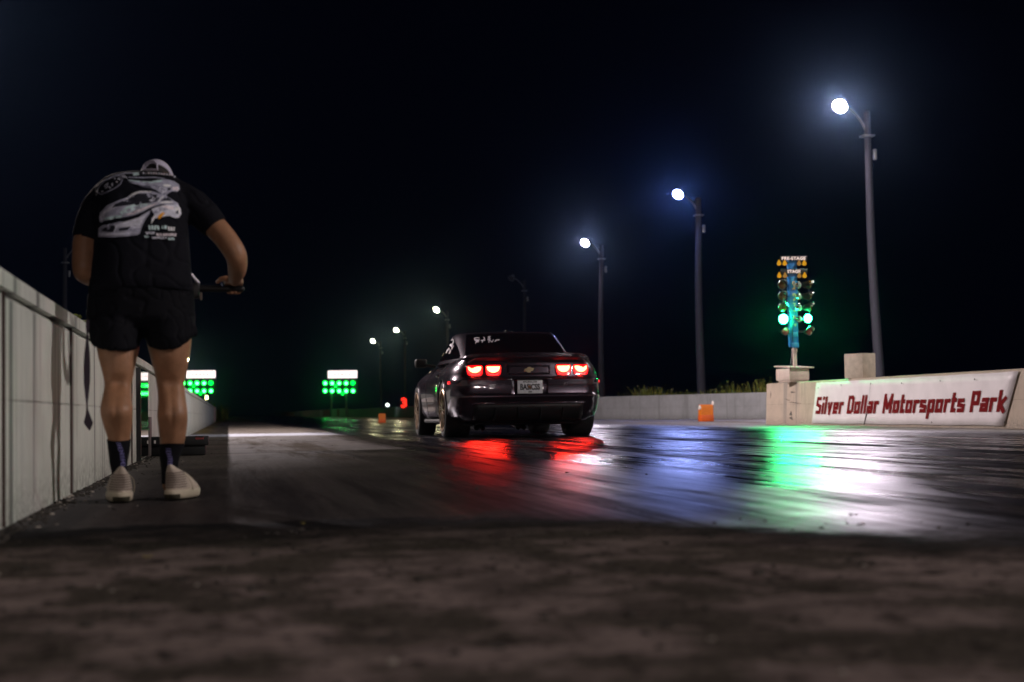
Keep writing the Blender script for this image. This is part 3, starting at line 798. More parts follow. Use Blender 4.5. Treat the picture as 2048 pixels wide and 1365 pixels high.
# ================================================================ things at the left wall
# mirror-bright metal sheet fixed to the wall
m_mirror = mat("polished_sheet", (0.62, 0.66, 0.58), 0.035, metal=1.0)
ya, yb = on_x(280, 900, WALL_X + 0.02).y, on_x(293.5, 900, WALL_X + 0.02).y
root = empty("metal_panel", (WALL_X + 0.02, ya, 0), "narrow polished metal panel on the white wall between the person's legs, mirroring green lights", "panel")
m = MB(); m.box((WALL_X + 0.014, ya - 0.03, 0.335), (0.030, 0.06, 0.665)); m.build("edge_strip", m_blk, root, smooth=0)
m = MB(); dx = math.tan(R(0.95)) * (yb - ya)
m.loft([[(WALL_X + 0.012, ya, 0.02), (WALL_X + 0.016, ya, 0.02), (WALL_X + 0.016, ya, 0.665), (WALL_X + 0.012, ya, 0.665)],
        [(WALL_X + 0.012, yb, 0.02), (WALL_X + 0.016 + dx, yb, 0.02), (WALL_X + 0.016 + dx, yb, 0.665), (WALL_X + 0.012, yb, 0.665)]])
m.build("sheet", m_mirror, root, smooth=0)
m = MB(); m.bbox((WALL_X + 0.02, yb + 0.34, 0.16), (0.035, 0.30, 0.31), 0.006); o = m.build("junction_box", mat("brown_grey_box", (0.13, 0.105, 0.10), 0.6, var=0.2), smooth=30)
tag(o, "small brown-grey box fixed low on the white wall beyond the metal panel", "junction box"); origin_to(o, (WALL_X, yb + 0.16, 0.01))
# black tote
y0 = 13.45
root = empty("storage_box", (-0.36, y0 + 0.15, 0), "low black storage box with a small red mark, on the ground behind the person's feet", "box")
m_tote = mat("black_plastic", (0.006, 0.006, 0.007), 0.6)
m = MB(); m.bbox((-0.395, y0 + 0.16, 0.073), (0.435, 0.30, 0.138), 0.012); m.build("tub", m_tote, root, smooth=30)
m = MB(); m.bbox((-0.39, y0 + 0.15, 0.119), (0.470, 0.33, 0.070), 0.008); lid = m.build("lid", m_tote, root, smooth=30)
m = MB(); m_rl = mat("red_label", (0.40, 0.07, 0.07), 0.5)
yl = y0 - 0.0165
for pts in ([(0, .004), (.004, .013), (.012, .016), (.016, .012)], [(0, .004), (.006, 0), (.016, .003)], [(.018, .003), (.022, .011), (.027, .003), (.031, .011), (.035, .003), (.04, .011), (.046, .003), (.052, .016)], [(.002, -.002), (.05, .0)]):
    m.tube([(-0.256 + 1.25 * a, yl, 0.134 + b) for a, b in pts], 0.0028, seg=6)
m.build("red_mark", m_rl, lid, smooth=0)
m = MB(); m.bbox((-0.575, yl, 0.115), (0.014, 0.006, 0.026), 0.002); m.build("latch", m_refl, lid, smooth=0)

# pink board at the end of the left wall
p = ground(436, 842); m = MB(); m.bbox((WALL_X + 0.03, 80, 0.40), (0.05, 3.2, 0.66), 0.01)
o = m.build("end_board", mat("pink_white_board", (0.75, 0.55, 0.60), 0.5), smooth=0); tag(o, "pinkish white board near the far end of the long white wall", "board")

# ================================================================ weeds, shrub, debris
m_weed = mat("weed_leaves", (0.19, 0.23, 0.03), 0.7, var=0.5, vscale=3)
m_weed2 = mat("dry_weed_leaves", (0.28, 0.26, 0.05), 0.7, var=0.4, vscale=3)
def blades(name, spots, label, cat, group=None, kind=None, mats=(m_weed, m_weed2)):
    m = MB()
    for x, y, z, h, n in spots:
        for _ in range(n):
            a = rnd.uniform(0, 2 * math.pi); r0 = rnd.uniform(0, 0.12); ln = h * rnd.uniform(0.5, 1.1); w_ = rnd.uniform(0.008, 0.02) * (1 + h)
            bx, by = x + r0 * math.cos(a), y + r0 * math.sin(a); le = rnd.uniform(0.1, 0.55) * ln
            dx, dy = math.cos(a), math.sin(a); mi = rnd.choice((0, 0, 1))
            pts = []
            for t in (0, 0.45, 0.8, 1.0):
                c = Vector((bx + dx * le * t * t, by + dy * le * t * t, z + ln * t)); ww = w_ * (1 - t * 0.9)
                pts += [c + Vector((-dy * ww, dx * ww, 0)), c - Vector((-dy * ww, dx * ww, 0))]
            m.add(pts, [(0, 1, 3, 2), (2, 3, 5, 4), (4, 5, 7, 6)], mi)
            if rnd.random() < 0.9:
                for _k in range(6):
                    t = rnd.uniform(0.35, 1.0); c = Vector((bx + dx * le * t * t, by + dy * le * t * t, z + ln * t))
                    b2 = rnd.uniform(0, 6.28); l2 = rnd.uniform(0.04, 0.10); e = Vector((math.cos(b2), math.sin(b2), rnd.uniform(-.2, .6))) * l2
                    s2 = Vector((-math.sin(b2), math.cos(b2), 0.2)) * l2 * 0.3
                    m.add([c, c + e * 0.5 + s2, c + e, c + e * 0.5 - s2], [(0, 1, 2, 3)], mi)
    o = m.build(name, list(mats), smooth=0)
    return tag(o, label, cat, group, kind)
spots = []
for i in range(95):
    t = (i + rnd.random()) / 95
    x = 12.75 + (15.6 - 12.75) * t; y = 53.4 - (53.4 - 45.3) * t
    hump = 0.35 + 0.45 * max(0, math.sin(t * 9.0 + 0.6)) * rnd.uniform(0.4, 1.2) + (0.35 if t > 0.72 else 0.0) * rnd.random()
    if 0.30 < t < 0.44: hump *= 0.5
    spots.append((x + rnd.uniform(0.25, 0.9), y + rnd.uniform(0, 1), 0.0, 0.70 + hump * 0.40, 20))
blades("weeds", spots, "yellow green weeds growing behind the grey guard wall to the right of the car", "weeds", kind='stuff')
spots = [(12.3 + rnd.uniform(0, 1), y, 0, rnd.uniform(0.85, 1.25), 10) for y in [170, 172, 174, 178, 181, 183, 140, 141, 143, 144, 147]]
blades("far_weeds", spots, "low bushes behind the distant wall beneath the right scoreboard", "weeds", kind='stuff')
sh = []
for k in range(26): sh.append((-0.55 + rnd.uniform(-0.5, 0.5), 91 + rnd.uniform(-1, 1), rnd.uniform(0, 0.5), rnd.uniform(0.3, 0.7), 14))
blades("shrub", sh, "small yellowish shrub at the far end of the long white wall", "shrub")
# tiny twig stuck on the wall cap beside the shorts
q = on_x(176, 642, WALL_X - 0.02)
blades("weed_sprig", [(WALL_X - 0.03, q.y, 0.745, 0.06, 7)], "tiny green sprig on top of the white wall by the person's shorts", "sprig")

# rubble at the wall foot + foreground chips (uncountable)
m_peb = mat("dark_rubble", (0.045, 0.038, 0.032), 0.9, var=0.5, vscale=30)
m_peb2 = mat("pale_grit", (0.35, 0.31, 0.27), 0.8, var=0.3, vscale=30)
def stones(name, gen, label):
    m = MB()
    for x, y, r, mi in gen:
        bm = bmesh.new(); bmesh.ops.create_icosphere(bm, subdivisions=1, radius=1)
        sx, sy, sz = r * rnd.uniform(.7, 1.5), r * rnd.uniform(.7, 1.5), r * rnd.uniform(.3, .7)
        for v in bm.verts:
            k = rnd.uniform(.7, 1.2); v.co = Vector((v.co.x * sx * k, v.co.y * sy * k, v.co.z * sz * k))
        bm.transform(Matrix.Rotation(rnd.uniform(0, 6.28), 4, 'Z')); bm.transform(Matrix.Translation((x, y, sz * 0.4)))
        m.bm(bm, mi)
    return tag(m.build(name, [m_peb, m_peb2], smooth=0), label, 'gravel', kind='stuff')
gen = [(WALL_X + abs(rnd.gauss(0, 0.035)) + 0.01, rnd.uniform(3.8, 14) ** 1.0, rnd.uniform(0.003, 0.011), 0 if rnd.random() < .95 else 1) for _ in range(900)]
gen += [(WALL_X + abs(rnd.gauss(0, 0.25)), rnd.uniform(5, 22), rnd.uniform(0.002, 0.007), 0 if rnd.random() < .7 else 1) for _ in range(260)]
stones("rubble", gen, "dark crumbs and grit gathered along the foot of the white wall")
gen = []
for _ in range(420):
    y = rnd.uniform(1.6, 4.6); gen.append((rnd.uniform(-0.16, 0.47) * y + rnd.uniform(-.2, .2), y, rnd.choice([0.0015, 0.002, 0.003, 0.005, 0.007]), 0 if rnd.random() < .96 else 1))
for _ in range(26):
    y = rnd.uniform(1.8, 4.0); gen.append((rnd.uniform(-0.15, 0.45) * y, y, rnd.uniform(0.006, 0.012), 0))
for _ in range(240):
    y = rnd.uniform(6, 28); gen.append((rnd.uniform(0.5, 9.5), y, rnd.choice([0.002, 0.003, 0.005, 0.008]), 0))
stones("grit", gen, "scattered dark chips and grit over the foreground and the track")
def leaf(px, py, size, label, rot):
    b = ground(px, py); m = MB(); n = 14; pts = []
    for k in range(n):
        t = 2 * math.pi * k / n; r0 = size * (0.6 + 0.4 * abs(math.cos(t)) ** 0.7)
        x, y = r0 * math.cos(t), 0.55 * r0 * math.sin(t)
        pts.append((b.x + x * math.cos(rot) - y * math.sin(rot), b.y + x * math.sin(rot) + y * math.cos(rot), 0.004 + 0.45 * size * (1 + math.cos(t * 2 + rot)) / 2))
    c = (b.x, b.y, 0.004)
    m.add(pts + [c], [(k, (k + 1) % n, n) for k in range(n)])
    o = m.build("leaf", mat("yellow_dry_leaf", (0.34, 0.27, 0.06), 0.6), smooth=60); evaluated(o, [('SOLIDIFY', dict(thickness=0.0008))])
    tag(o, label, "leaf"); origin_to(o, (b.x, b.y, 0))
leaf(295, 1118, 0.012, "yellow dry leaf on the dark ground in front of the person's feet", 0.3)
leaf(606, 1050, 0.010, "small yellow leaf lying on the dark strip in the middle foreground", 1.0)

# ================================================================ night air
hz = bpy.data.materials.new("night_haze"); hz.use_nodes = True
N_ = hz.node_tree.nodes; N_.remove(N_["Principled BSDF"])
pv = N_.new("ShaderNodeVolumePrincipled"); pv.inputs["Color"].default_value = (0.35, 0.58, 1.0, 1)
pv.inputs["Density"].default_value = 0.00034
pv.inputs["Anisotropy"].default_value = 0.97
hz.node_tree.links.new(pv.outputs[0], N_["Material Output"].inputs["Volume"])
mb = MB(); mb.box((0, 870, 6.45), (1860, 1920, 15)); o = mb.build("haze", hz, smooth=0); tag(o, None, None, kind='stuff')
o.display_type = 'WIRE'
# ================================================================ the car
CX, CY = 3.63, 20.8                      # middle of the rear axle; the car points up the strip
def lerp_table(t, x):
    if x <= t[0][0]: return t[0][1]
    for (a, b), (c, d) in zip(t, t[1:]):
        if x <= c:
            k = (x - a) / (c - a); return b + (d - b) * k
    return t[-1][1]
ZR = [.17, .20, .26, .33, .40, .455, .495, .51, .54, .60, .66, .705, .725, .745, .79, .84, .89, .915, .93, .955, .98, .995, 1.0]
YR = [(.17, -.74), (.20, -.82), (.26, -.90), (.33, -.945), (.40, -.975), (.455, -1.00), (.495, -1.035), (.51, -1.035), (.54, -1.005), (.60, -.995), (.66, -.995),
      (.705, -1.0), (.725, -.985), (.745, -.955), (.79, -.945), (.84, -.938), (.89, -.932), (.915, -.925), (.93, -.935), (.955, -.962), (.98, -.975), (.995, -.97), (1.0, -.955)]
WR = [(.17, .76), (.20, .83), (.26, .915), (.33, .938), (.40, .948), (.495, .955), (.60, .958), (.70, .955), (.78, .94), (.84, .922), (.89, .893), (.93, .86), (.955, .835), (.98, .81), (1.0, .78)]
ZTOP = [(-1.1, 1.0), (-.4, .985), (.3, .965), (.9, .955), (1.9, .945), (2.4, .93), (3.0, .87), (3.75, .74)]
WY = [(-1.1, .955), (-.7, .985), (-.15, 1.0), (.3, 1.0), (.75, .965), (1.3, .945), (2.0, .955), (2.6, .985), (3.0, .99), (3.4, .96), (3.8, .88)]
def plan(z):
    w = lerp_table(WR, z); yr = lerp_table(YR, z); pts = []
    cx = w * .955 - .24; cr = .34
    for i in range(8):
        x = cx * i / 7; pts.append([x, yr + .10 * (x / w) ** 2])
    y0 = yr + .10 * (cx / w) ** 2 + cr
    for i in range(1, 9):
        a = math.pi / 2 * i / 8; e = 2 / 2.35
        pts.append([cx + .24 * math.sin(a) ** e, y0 - cr * math.cos(a) ** e])
    for i in range(1, 27):
        pts.append([None, y0 + (3.45 - y0) * i / 26])
    for i in range(1, 8):
        a = math.pi / 2 * i / 7
        pts.append([-(math.cos(a) ** .8), 3.45 + .36 * math.sin(a) ** .8])
    out = []
    for x, y in pts:
        wy = w * lerp_table(WY, y)
        if z < .5 and .4 < y < 2.4: wy -= .008 * (1 - abs(z - .42) / .3) if z > .3 else 0      # door undercut
        if x is None: x = wy
        elif x < 0 or y > 3.45: x = -x * wy
        elif y > y0 - cr and x > cx: x = x * (1 + (wy / (w * .955) - 1) * min(1, (y - (y0 - cr)) / cr))
        zt = lerp_table(ZTOP, y); zz = z if z < .5 else .5 + (z - .5) * (zt - .5) / .5
        if z < .25 and y > 0: zz = max(zz, .17)
        out.append((x, y, zz))
    return out
rows = [plan(z) for z in ZR]
top = rows[-1]
for s_, dz in ((.93, .012), (.75, .022), (.45, .032), (.2, .036), (0.0, .037)):
    rows.append([(x * s_, y, z + dz - (.018 if -.95 < y < -.3 and s_ < .9 else 0)) for x, y, z in top])
full = []
for r in rows:
    L_ = [(-x, y, z) for x, y, z in r[::-1]]
    full.append(r[1:-1] + [r[-1]] + L_[1:-1] + [r[0]] if False else r[:-1] + [(0, r[-1][1], r[-1][2])] + L_[1:-1])
bot = [(x * 0.0, y, .17) for x, y, z in full[0]]
m = MB(); m.loft([[(p[0] + CX, p[1] + CY, p[2]) for p in r] for r in [bot] + full], caps=False)
m_paint = mat("dark_grey_metallic_paint", (0.055, 0.042, 0.058), 0.26, metal=0.7, spec=0.5, coat=1.0)
m_trim = mat("matt_black_trim", (0.008, 0.008, 0.009), 0.55)
m_glass = mat("tinted_glass", (0.004, 0.003, 0.004), 0.04, spec=0.6, coat=0.3)
m_chrome = mat("chrome", (0.7, 0.7, 0.72), 0.12, metal=1.0)
car = empty("car", (CX, CY, 0), "dark grey sports coupe seen from behind with glowing red tail lights on the glossy lane", "car")
body = m.build("body", m_paint, car, smooth=32, merge=0.0005)
RW, FW = 0.0, 2.85
def boolcut(o, cutters):
    cs = []
    for k, mbx in enumerate(cutters):
        c = mbx.build("cutter", m_trim, smooth=0); c.location = (0, 0, 0)
        c.data.transform(Matrix.Translation(-world_off(o.parent) if False else Vector((0, 0, 0))))
        cs.append(c)
    for c in cs:
        md = o.modifiers.new("cut", 'BOOLEAN'); md.operation = 'DIFFERENCE'; md.object = c; md.solver = 'EXACT'
    dg = bpy.context.evaluated_depsgraph_get(); dg.update()
    me = bpy.data.meshes.new_from_object(o.evaluated_get(dg), depsgraph=dg)
    o.modifiers.clear(); me.name = o.name; o.data = me
    for c in cs: bpy.data.objects.remove(c)
cuts = []
for yy, rr in ((RW, .385), (FW, .375)):
    for sx in (-1, 1):
        k = MB(); xs = sorted([CX + sx * .60, CX + sx * 1.2])
        k.loft([[(x, CY + yy + rr * math.cos(2 * math.pi * i / 40), .345 + rr * math.sin(2 * math.pi * i / 40)) for i in range(40)] for x in xs]); cuts.append(k)
# licence plate recess
k = MB(); k.bbox((CX, CY - 1.03, .612), (.46, .15, .185), .02); cuts.append(k)
boolcut(body, cuts)
smooth_by_angle(body.data, 30)
bvh_body = world_bvh([body])
def rear_at(x, z, off=0.0):             # point on the rear of the car, x and z in car space
    h, n, _, _ = bvh_body.ray_cast(Vector((CX + x, CY - 3, z)), Vector((0, 1, 0)))
    return Vector((CX + x, (h.y if h else CY - .9) - off, z))
# polished edge of the wheel arches
for yy, rr in ((RW, .388), (FW, .378)):
    for sx in (-1, 1):
        a_ = MB(); pts = []
        for i in range(25):
            t = R(-8) + R(196) * i / 24
            y, z = CY + yy + rr * math.cos(t), .345 + rr * math.sin(t)
            h, n, _, _ = bvh_body.ray_cast(Vector((CX + sx * 2, y, z + .012 * math.sin(t))), Vector((-sx, 0, 0)))
            if h: pts.append(Vector((h.x + sx * .002, y, z)))
        a_.tube(pts, .009, seg=6); a_.build("arch_lip", m_paint, body, smooth=60)

# ---- greenhouse
GZ = [.955, 1.00, 1.06, 1.13, 1.20, 1.26, 1.30, 1.325, 1.34, 1.348]
def gh(z, grow=0.0):
    t = (z - .955) / .393
    yb = -.46 + .90 * t ** 1.15; yf = 2.45 - 1.05 * t ** .9
    wb = .735 - .125 * t - .02 * max(0, t - .9) * 10; wm = .83 - .165 * t - .02 * max(0, t - .9) * 10
    pts = []
    n = 40
    for i in range(n + 1):
        a = math.pi * i / n                        # 0 = rear centre, pi = front centre
        ex = 2 / 4.2
        ca, sa = math.cos(a), math.sin(a)
        yy = (yb + yf) / 2 - (yf - yb) / 2 * math.copysign(abs(ca) ** ex, ca)
        kk = (yy - yb) / (yf - yb); wloc = wb + (wm - wb) * min(1, kk * 2.2) if kk < .6 else wm - .06 * (kk - .6) / .4
        pts.append((wloc * abs(sa) ** (ex * .9) + (grow if sa > .01 else 0), yy + .06 * (1 - abs(sa)) * (-1 if ca > 0 else 1) * .6, z))
    return pts
rings = []
for z in GZ:
    h_ = gh(z); rings.append(h_[:-1] + [(0, h_[-1][1], z)] + [(-x, y, zz) for x, y, zz in h_[1:-1]][::-1])
last = rings[-1]; cyy = 1.05
for s_, dz in ((.97, .006), (.85, .013), (.6, .02), (.3, .024), (.0, .025)):
    rings.append([(x * s_, cyy + (y - cyy) * (s_ if s_ > .5 else s_), z + dz) for x, y, z in last])
m = MB(); m.loft([[(p[0] + CX, p[1] + CY, p[2]) for p in r] for r in rings], caps=False)
gho = m.build("cabin", m_paint, car, smooth=50, merge=.0005)
bvh_gh = world_bvh([gho])
def patch(name, rowsuv, nz, fn, matl, parent, off=.004, thick=.006):
    """rows of (origin, direction) rays laid on the cabin"""
    mbx = MB(); g2 = []
    for row in rowsuv:
        rr = []
        for o, d in row:
            h, n, _, _ = bvh_gh.ray_cast(o, d)
            if h is None: h = o + d * 1.0; n = -d
            if n.dot(d) > 0: n = -n
            rr.append(h + n * off)
        g2.append(rr)
    mbx.loft(g2, closed=False, caps=False); ob = mbx.build(name, matl, parent, smooth=80)
    return ob
# rear window
rowsuv = []
for j in range(13):
    t = j / 12; z = 1.015 + (1.318 - 1.015) * t; hw = .665 - .10 * t
    rowsuv.append([(Vector((CX + hw * (2 * i / 28 - 1), CY - 2, z + .012 * (1 - (2 * i / 28 - 1) ** 2) * (1 if t > .5 else 0))), Vector((0, 1, 0))) for i in range(29)])
rw_o = patch("rear_window", rowsuv, 0, None, m_glass, gho)
# side windows
for sx in (-1, 1):
    rowsuv = []
    for j in range(9):
        t = j / 8; z = 1.00 + .275 * t; y0 = .02 + .72 * t ** 1.3; y1 = 2.15 - .72 * t
        rowsuv.append([(Vector((CX + sx * 2, CY + y0 + (y1 - y0) * i / 20, z)), Vector((-sx, 0, 0))) for i in range(21)])
    patch("side_window", rowsuv, 0, None, m_glass, gho)
# windscreen
rowsuv = []
for j in range(9):
    t = j / 8; z = 1.0 + .30 * t; hw = .68 - .1 * t
    rowsuv.append([(Vector((CX + hw * (2 * i / 20 - 1), CY + 5, z)), Vector((0, -1, 0))) for i in range(21)])
patch("windscreen", rowsuv, 0, None, m_glass, gho)
# antenna fin
m = MB(); m.loft([[(CX - .02 + .01 * k, CY + .62 + .16 * k, 1.365), (CX + .02 - .01 * k, CY + .62 + .16 * k, 1.365), (CX + .004, CY + .66 + .06 * k, 1.405 + .01 * k), (CX - .004, CY + .66 + .06 * k, 1.405 + .01 * k)] for k in (0, 1)])
m.build("antenna", m_paint, gho, smooth=30)
for dx in (-.045, .045):
    m = MB(); m.lathe([(.009, -.012), (.012, 0), (.009, .01), (.001, .014)], (CX + dx, CY + .50, 1.372), axis='z', seg=10); m.build("roof_stud", m_chrome, gho)

# ---- boot lip spoiler
m = MB(); rings = []
for i in range(33):
    x = -.79 + 1.58 * i / 32; e = min(1, (1 - abs(x) / .79) * 6)
    yb = -.955 + .10 * (x / .8) ** 2 + .10 * max(0, abs(x) - .62) / .17; zc = .995 - .02 * (abs(x) / .79) ** 3
    H = .040 * e ** .5
    rings.append([(CX + x, CY + yb + .11, zc - .012), (CX + x, CY + yb + .05, zc + .004 + H * .35), (CX + x, CY + yb - .010, zc + .006 + H), (CX + x, CY + yb - .022, zc + H - .004), (CX + x, CY + yb - .012, zc - .010), (CX + x, CY + yb + .02, zc - .02)])
m.loft(rings); m.build("spoiler", m_paint, car, smooth=50)
# ---- boot lid seams and the body crease lines
m = MB()
for sx in (-1, 1):
    m.tube([rear_at(sx * .80, .60, .001), rear_at(sx * .62, .53, .001), rear_at(sx * .60, .515, .001)], .002, seg=5)
m.tube([rear_at(x, .725, .002) for x in np.linspace(-.72, .72, 25)], .0035, seg=5)
m.tube([rear_at(x, .912, .002) for x in np.linspace(-.72, .72, 25)], .0035, seg=5)
m.build("panel_gaps", m_trim, body, smooth=0)
# centre badge panel between the lights
m = MB(); g_ = []
for j in range(5):
    z = .765 + .115 * j / 4
    g_.append([rear_at(-.265 + .53 * i / 16, z, .006) for i in range(17)])
m.loft(g_, closed=False, caps=False); cp = m.build("badge_panel", m_paint, car, smooth=60); evaluated(cp, [('SOLIDIFY', dict(thickness=.008, offset=1))])
# bow tie badge
m_bt = mat("gold_badge", (0.35, 0.28, 0.17), 0.3, metal=0.8)
s_ = .07; bt = [(-s_, -.018), (-.028, -.018), (-.028, -.031), (.022, -.031), (.027, -.014), (.052, -.014), (s_ * 1.0 + .005, .021), (.028, .021), (.028, .033), (-.018, .033), (-.024, .017), (-s_ + .012, .017)]
m = MB(); f0 = [rear_at(x * .88, .822 + z, .018) for x, z in bt]; f1 = [rear_at(x * .96, .822 + z * 1.1, .009) for x, z in bt]
m.loft([f1, f0]); m.build("badge", m_bt, cp, smooth=0)
m = MB(); f0 = [rear_at(x * 1.0, .822 + z * 1.12, .0105) for x, z in bt]; f1 = [rear_at(x * 1.05, .822 + z * 1.18, .007) for x, z in bt]
m.loft([f1, f0]); m.build("badge_rim", m_chrome, cp, smooth=0)
# small chrome letters
def rear_letters(txt, x, z, size, name):
    vs, fs, wd = text_mesh(txt, size, shear=.3, bold=.003); mm = MB()
    pts = [rear_at(x + v.x, z + v.y, .006) for v in vs]; mm.add(pts, fs); mm.build(name, m_chrome, body, smooth=0)
rear_letters("SS", -.50, .60, .075, "chrome_letters"); rear_letters("RS", .42, .625, .05, "chrome_letters")

# ---- tail lights
m_red_glass = mat("red_lens", (0.5, 0.01, 0.01), 0.1, coat=1.0, emit=(1.0, 0.003, 0.008), estr=1.1)
m_red_hot = glow("lit_lamp_core", (1.0, 0.020, 0.008), 110.0)
m_red_mid = glow("lit_lamp_glow", (1.0, 0.02, 0.02), 7.0)
def light_outline(xc, hw, hh, k=1.0, n=36):
    out = []
    for i in range(n):
        a = 2 * math.pi * i / n; ca, sa = math.cos(a), math.sin(a); e = 2 / 6.5
        x = math.copysign(abs(ca) ** e, ca) * hw * k; z = math.copysign(abs(sa) ** e, sa) * hh * k
        if z < 0: x *= 1 - .10 * abs(z) / hh
        out.append((xc + x, .822 + z - .05 * (x) * 0))
    return out
for sx, side in ((-1, 'l'), (1, 'r')):
    for xc, hw in ((.437, .093), (.662, .096)):
        X0 = sx * xc; hh = .064
        o1 = [rear_at(x, z, .004) for x, z in light_outline(X0, hw, hh, 1.12)]
        o2 = [rear_at(x, z, .022) for x, z in light_outline(X0, hw, hh, 1.06)]
        o3 = [rear_at(x, z, .018) for x, z in light_outline(X0, hw, hh, 0.99)]
        o4 = [rear_at(x, z, .006) for x, z in light_outline(X0, hw, hh, 0.97)]
        m = MB(); m.loft([o1, o2, o3, o4], caps=False); lt = m.build("tail_light", m_paint, car, smooth=50)
        m = MB(); rr_ = [[rear_at(x, z, .010 + .004 * (1 - q)) for x, z in light_outline(X0, hw, hh, q)] for q in (.985, .8, .5, .2, .02)]
        m.loft(rr_, caps=False); m.build("lens", m_red_glass, lt, smooth=80)
        # bright half-moon reflector, flat on top
        d = []
        for i in range(25):
            a = math.pi + math.pi * i / 24; d.append((X0 + .080 * math.cos(a), .868 + .088 * abs(math.sin(a)) ** .9 * -.86))
        m = MB(); m.add([rear_at(x, z, .0165) for x, z in d] + [rear_at(X0, .845, .0165)], [(i, i + 1, 25) for i in range(24)] + [(24, 0, 25)]); m.build("lamp_core", m_red_hot, lt, smooth=0)
        m = MB()
        for ring_k, rad_k in ((1.22, .004), (1.38, .003)):
            pts = []
            for i in range(19):
                a = R(200) + R(140) * i / 18; x, z = X0 + .078 * ring_k * .9 * math.cos(a), .868 + .085 * ring_k * math.sin(a)
                if abs(x - X0) < hw * .93 and z > .822 - hh * .9: pts.append(rear_at(x, z, .015))
            if len(pts) > 3: m.tube(pts, rad_k, seg=5)
        rr2 = random.Random(int(xc * 1000) + sx)
        for _ in range(9):
            x, z = X0 + rr2.uniform(-.07, .07), .822 - rr2.uniform(.035, .058); p_ = rear_at(x, z, .015); m.box(p_, (.008, .003, .005))
        m.build("lamp_glints", m_red_mid, lt, smooth=0)
# side markers
for sx in (-1, 1):
    h, n, _, _ = bvh_body.ray_cast(Vector((CX + sx * 2, CY - .60, .68)), Vector((-sx, 0, 0)))
    m = MB(); m.bbox((h.x, CY - .60, .68), (.02, .10, .036), .006, rot=Matrix.Rotation(math.atan2(n.y, n.x) if sx > 0 else math.atan2(-n.y, -n.x), 3, 'Z'))
    m.build("side_marker", mat("marker_lens", (0.5, 0.01, 0.01), 0.15, emit=(1.0, 0.02, 0.03), estr=1.6), car, smooth=40)

# ---- licence plate
m_plate = mat("plate_white", (0.82, 0.82, 0.86), 0.4, var=0.12, vscale=30, emit=(1.0, 0.9, 0.85), estr=0.0)
pl = MB(); py_ = -1.012
rot_p = Matrix.Rotation(R(-6), 3, 'X')
pl.bbox((CX, CY + py_, .612), (.310, .006, .158), .003); plate = pl.build("licence_plate", m_plate, car, smooth=30)
def plate_text(txt, size, w_, z, matl, name, x0=0.0, bold=.004):
    vs, fs, wd = text_mesh(txt, size, bold=bold); k = w_ / wd; mm = MB()
    mm.add([(CX + x0 + (v.x - wd / 2) * k, CY + py_ - .0045, z + v.y) for v in vs], fs); mm.build(name, matl, plate, smooth=0)
m_ink = mat("plate_ink", (0.012, 0.014, 0.018), 0.5); m_orange = mat("plate_orange", (0.75, 0.26, 0.02), 0.5)
m = MB()
for cx_, cz_, r_p in ((-.012, .610, .017), (.006, .606, .017)):
    m.add([(CX + cx_ + r_p * math.cos(a), CY + py_ - .0036, cz_ + r_p * 1.15 * math.sin(a)) for a in np.linspace(0, 2 * math.pi, 15)[:-1]], [list(range(14))])
m.build("orange_fruit", m_orange, plate, smooth=0)
plate_text("BASICSS", .098, .245, .579, m_ink, "lettering"); plate_text("MYFLORIDA.COM", .026, .17, .665, m_ink, "lettering", bold=.001); plate_text("2008", .022, .045, .545, m_ink, "lettering", bold=.001)
m = MB(); m.bbox((CX, CY - .985, .700), (.30, .05, .018), .006); m.build("plate_lamp_bar", m_trim, car, smooth=30)
for dx in (-.245, .245):
    m = MB(); p_ = rear_at(dx, .708, .006); m.bbox(p_, (.05, .014, .016), .004); m.build("plate_lamp", m_chrome, car, smooth=30)

# ---- lower bumper, diffuser
m = MB(); g_ = []
for j in range(7):
    z = .185 + (.405 - .185) * j / 6; hw = .68
    g_.append([rear_at(-hw + 2 * hw * i / 24, z, .012 if 0 < j < 6 else .004) for i in range(25)])
m.loft(g_, closed=False, caps=False); df = m.build("diffuser", m_trim, car, smooth=50); evaluated(df, [('SOLIDIFY', dict(thickness=.01, offset=1))])
for x in (-.42, -.14, .14, .42):
    m = MB(); g_ = [rear_at(x, .20, .014), rear_at(x, .28, .030), rear_at(x, .36, .02)]; m.tube(g_, .009, seg=6); m.build("fin", m_trim, df)
m = MB(); m.tube([rear_at(x, .418, .006) for x in np.linspace(-.70, .70, 25)], .008, seg=6); m.build("bumper_lip", m_paint, car, smooth=60)
m = MB(); m.bbox((CX, CY + 1.4, .175), (1.45, 3.6, .05), .02); m.bbox((CX, CY - .45, .185), (1.2, .5, .05), .02); m.build("underbody", m_trim, car, smooth=30)
for dx, yy in ((-.48, .25), (.06, .25)):
    m = MB(); m.tube([(CX + dx, CY + yy + .5, .17), (CX + dx, CY + yy + .1, .135), (CX + dx - .02, CY + yy - .15, .115)], .035, seg=14)
    m.tube([(CX + dx + .06, CY + yy + .5, .17), (CX + dx + .07, CY + yy - .10, .105)], .03, seg=14); m.bbox((CX + dx + .02, CY + yy, .15), (.20, .05, .03), .008)
    ex = m.build("exhaust", mat("dirty_steel", (0.05, 0.045, 0.04), 0.4, metal=0.8), car, smooth=50)
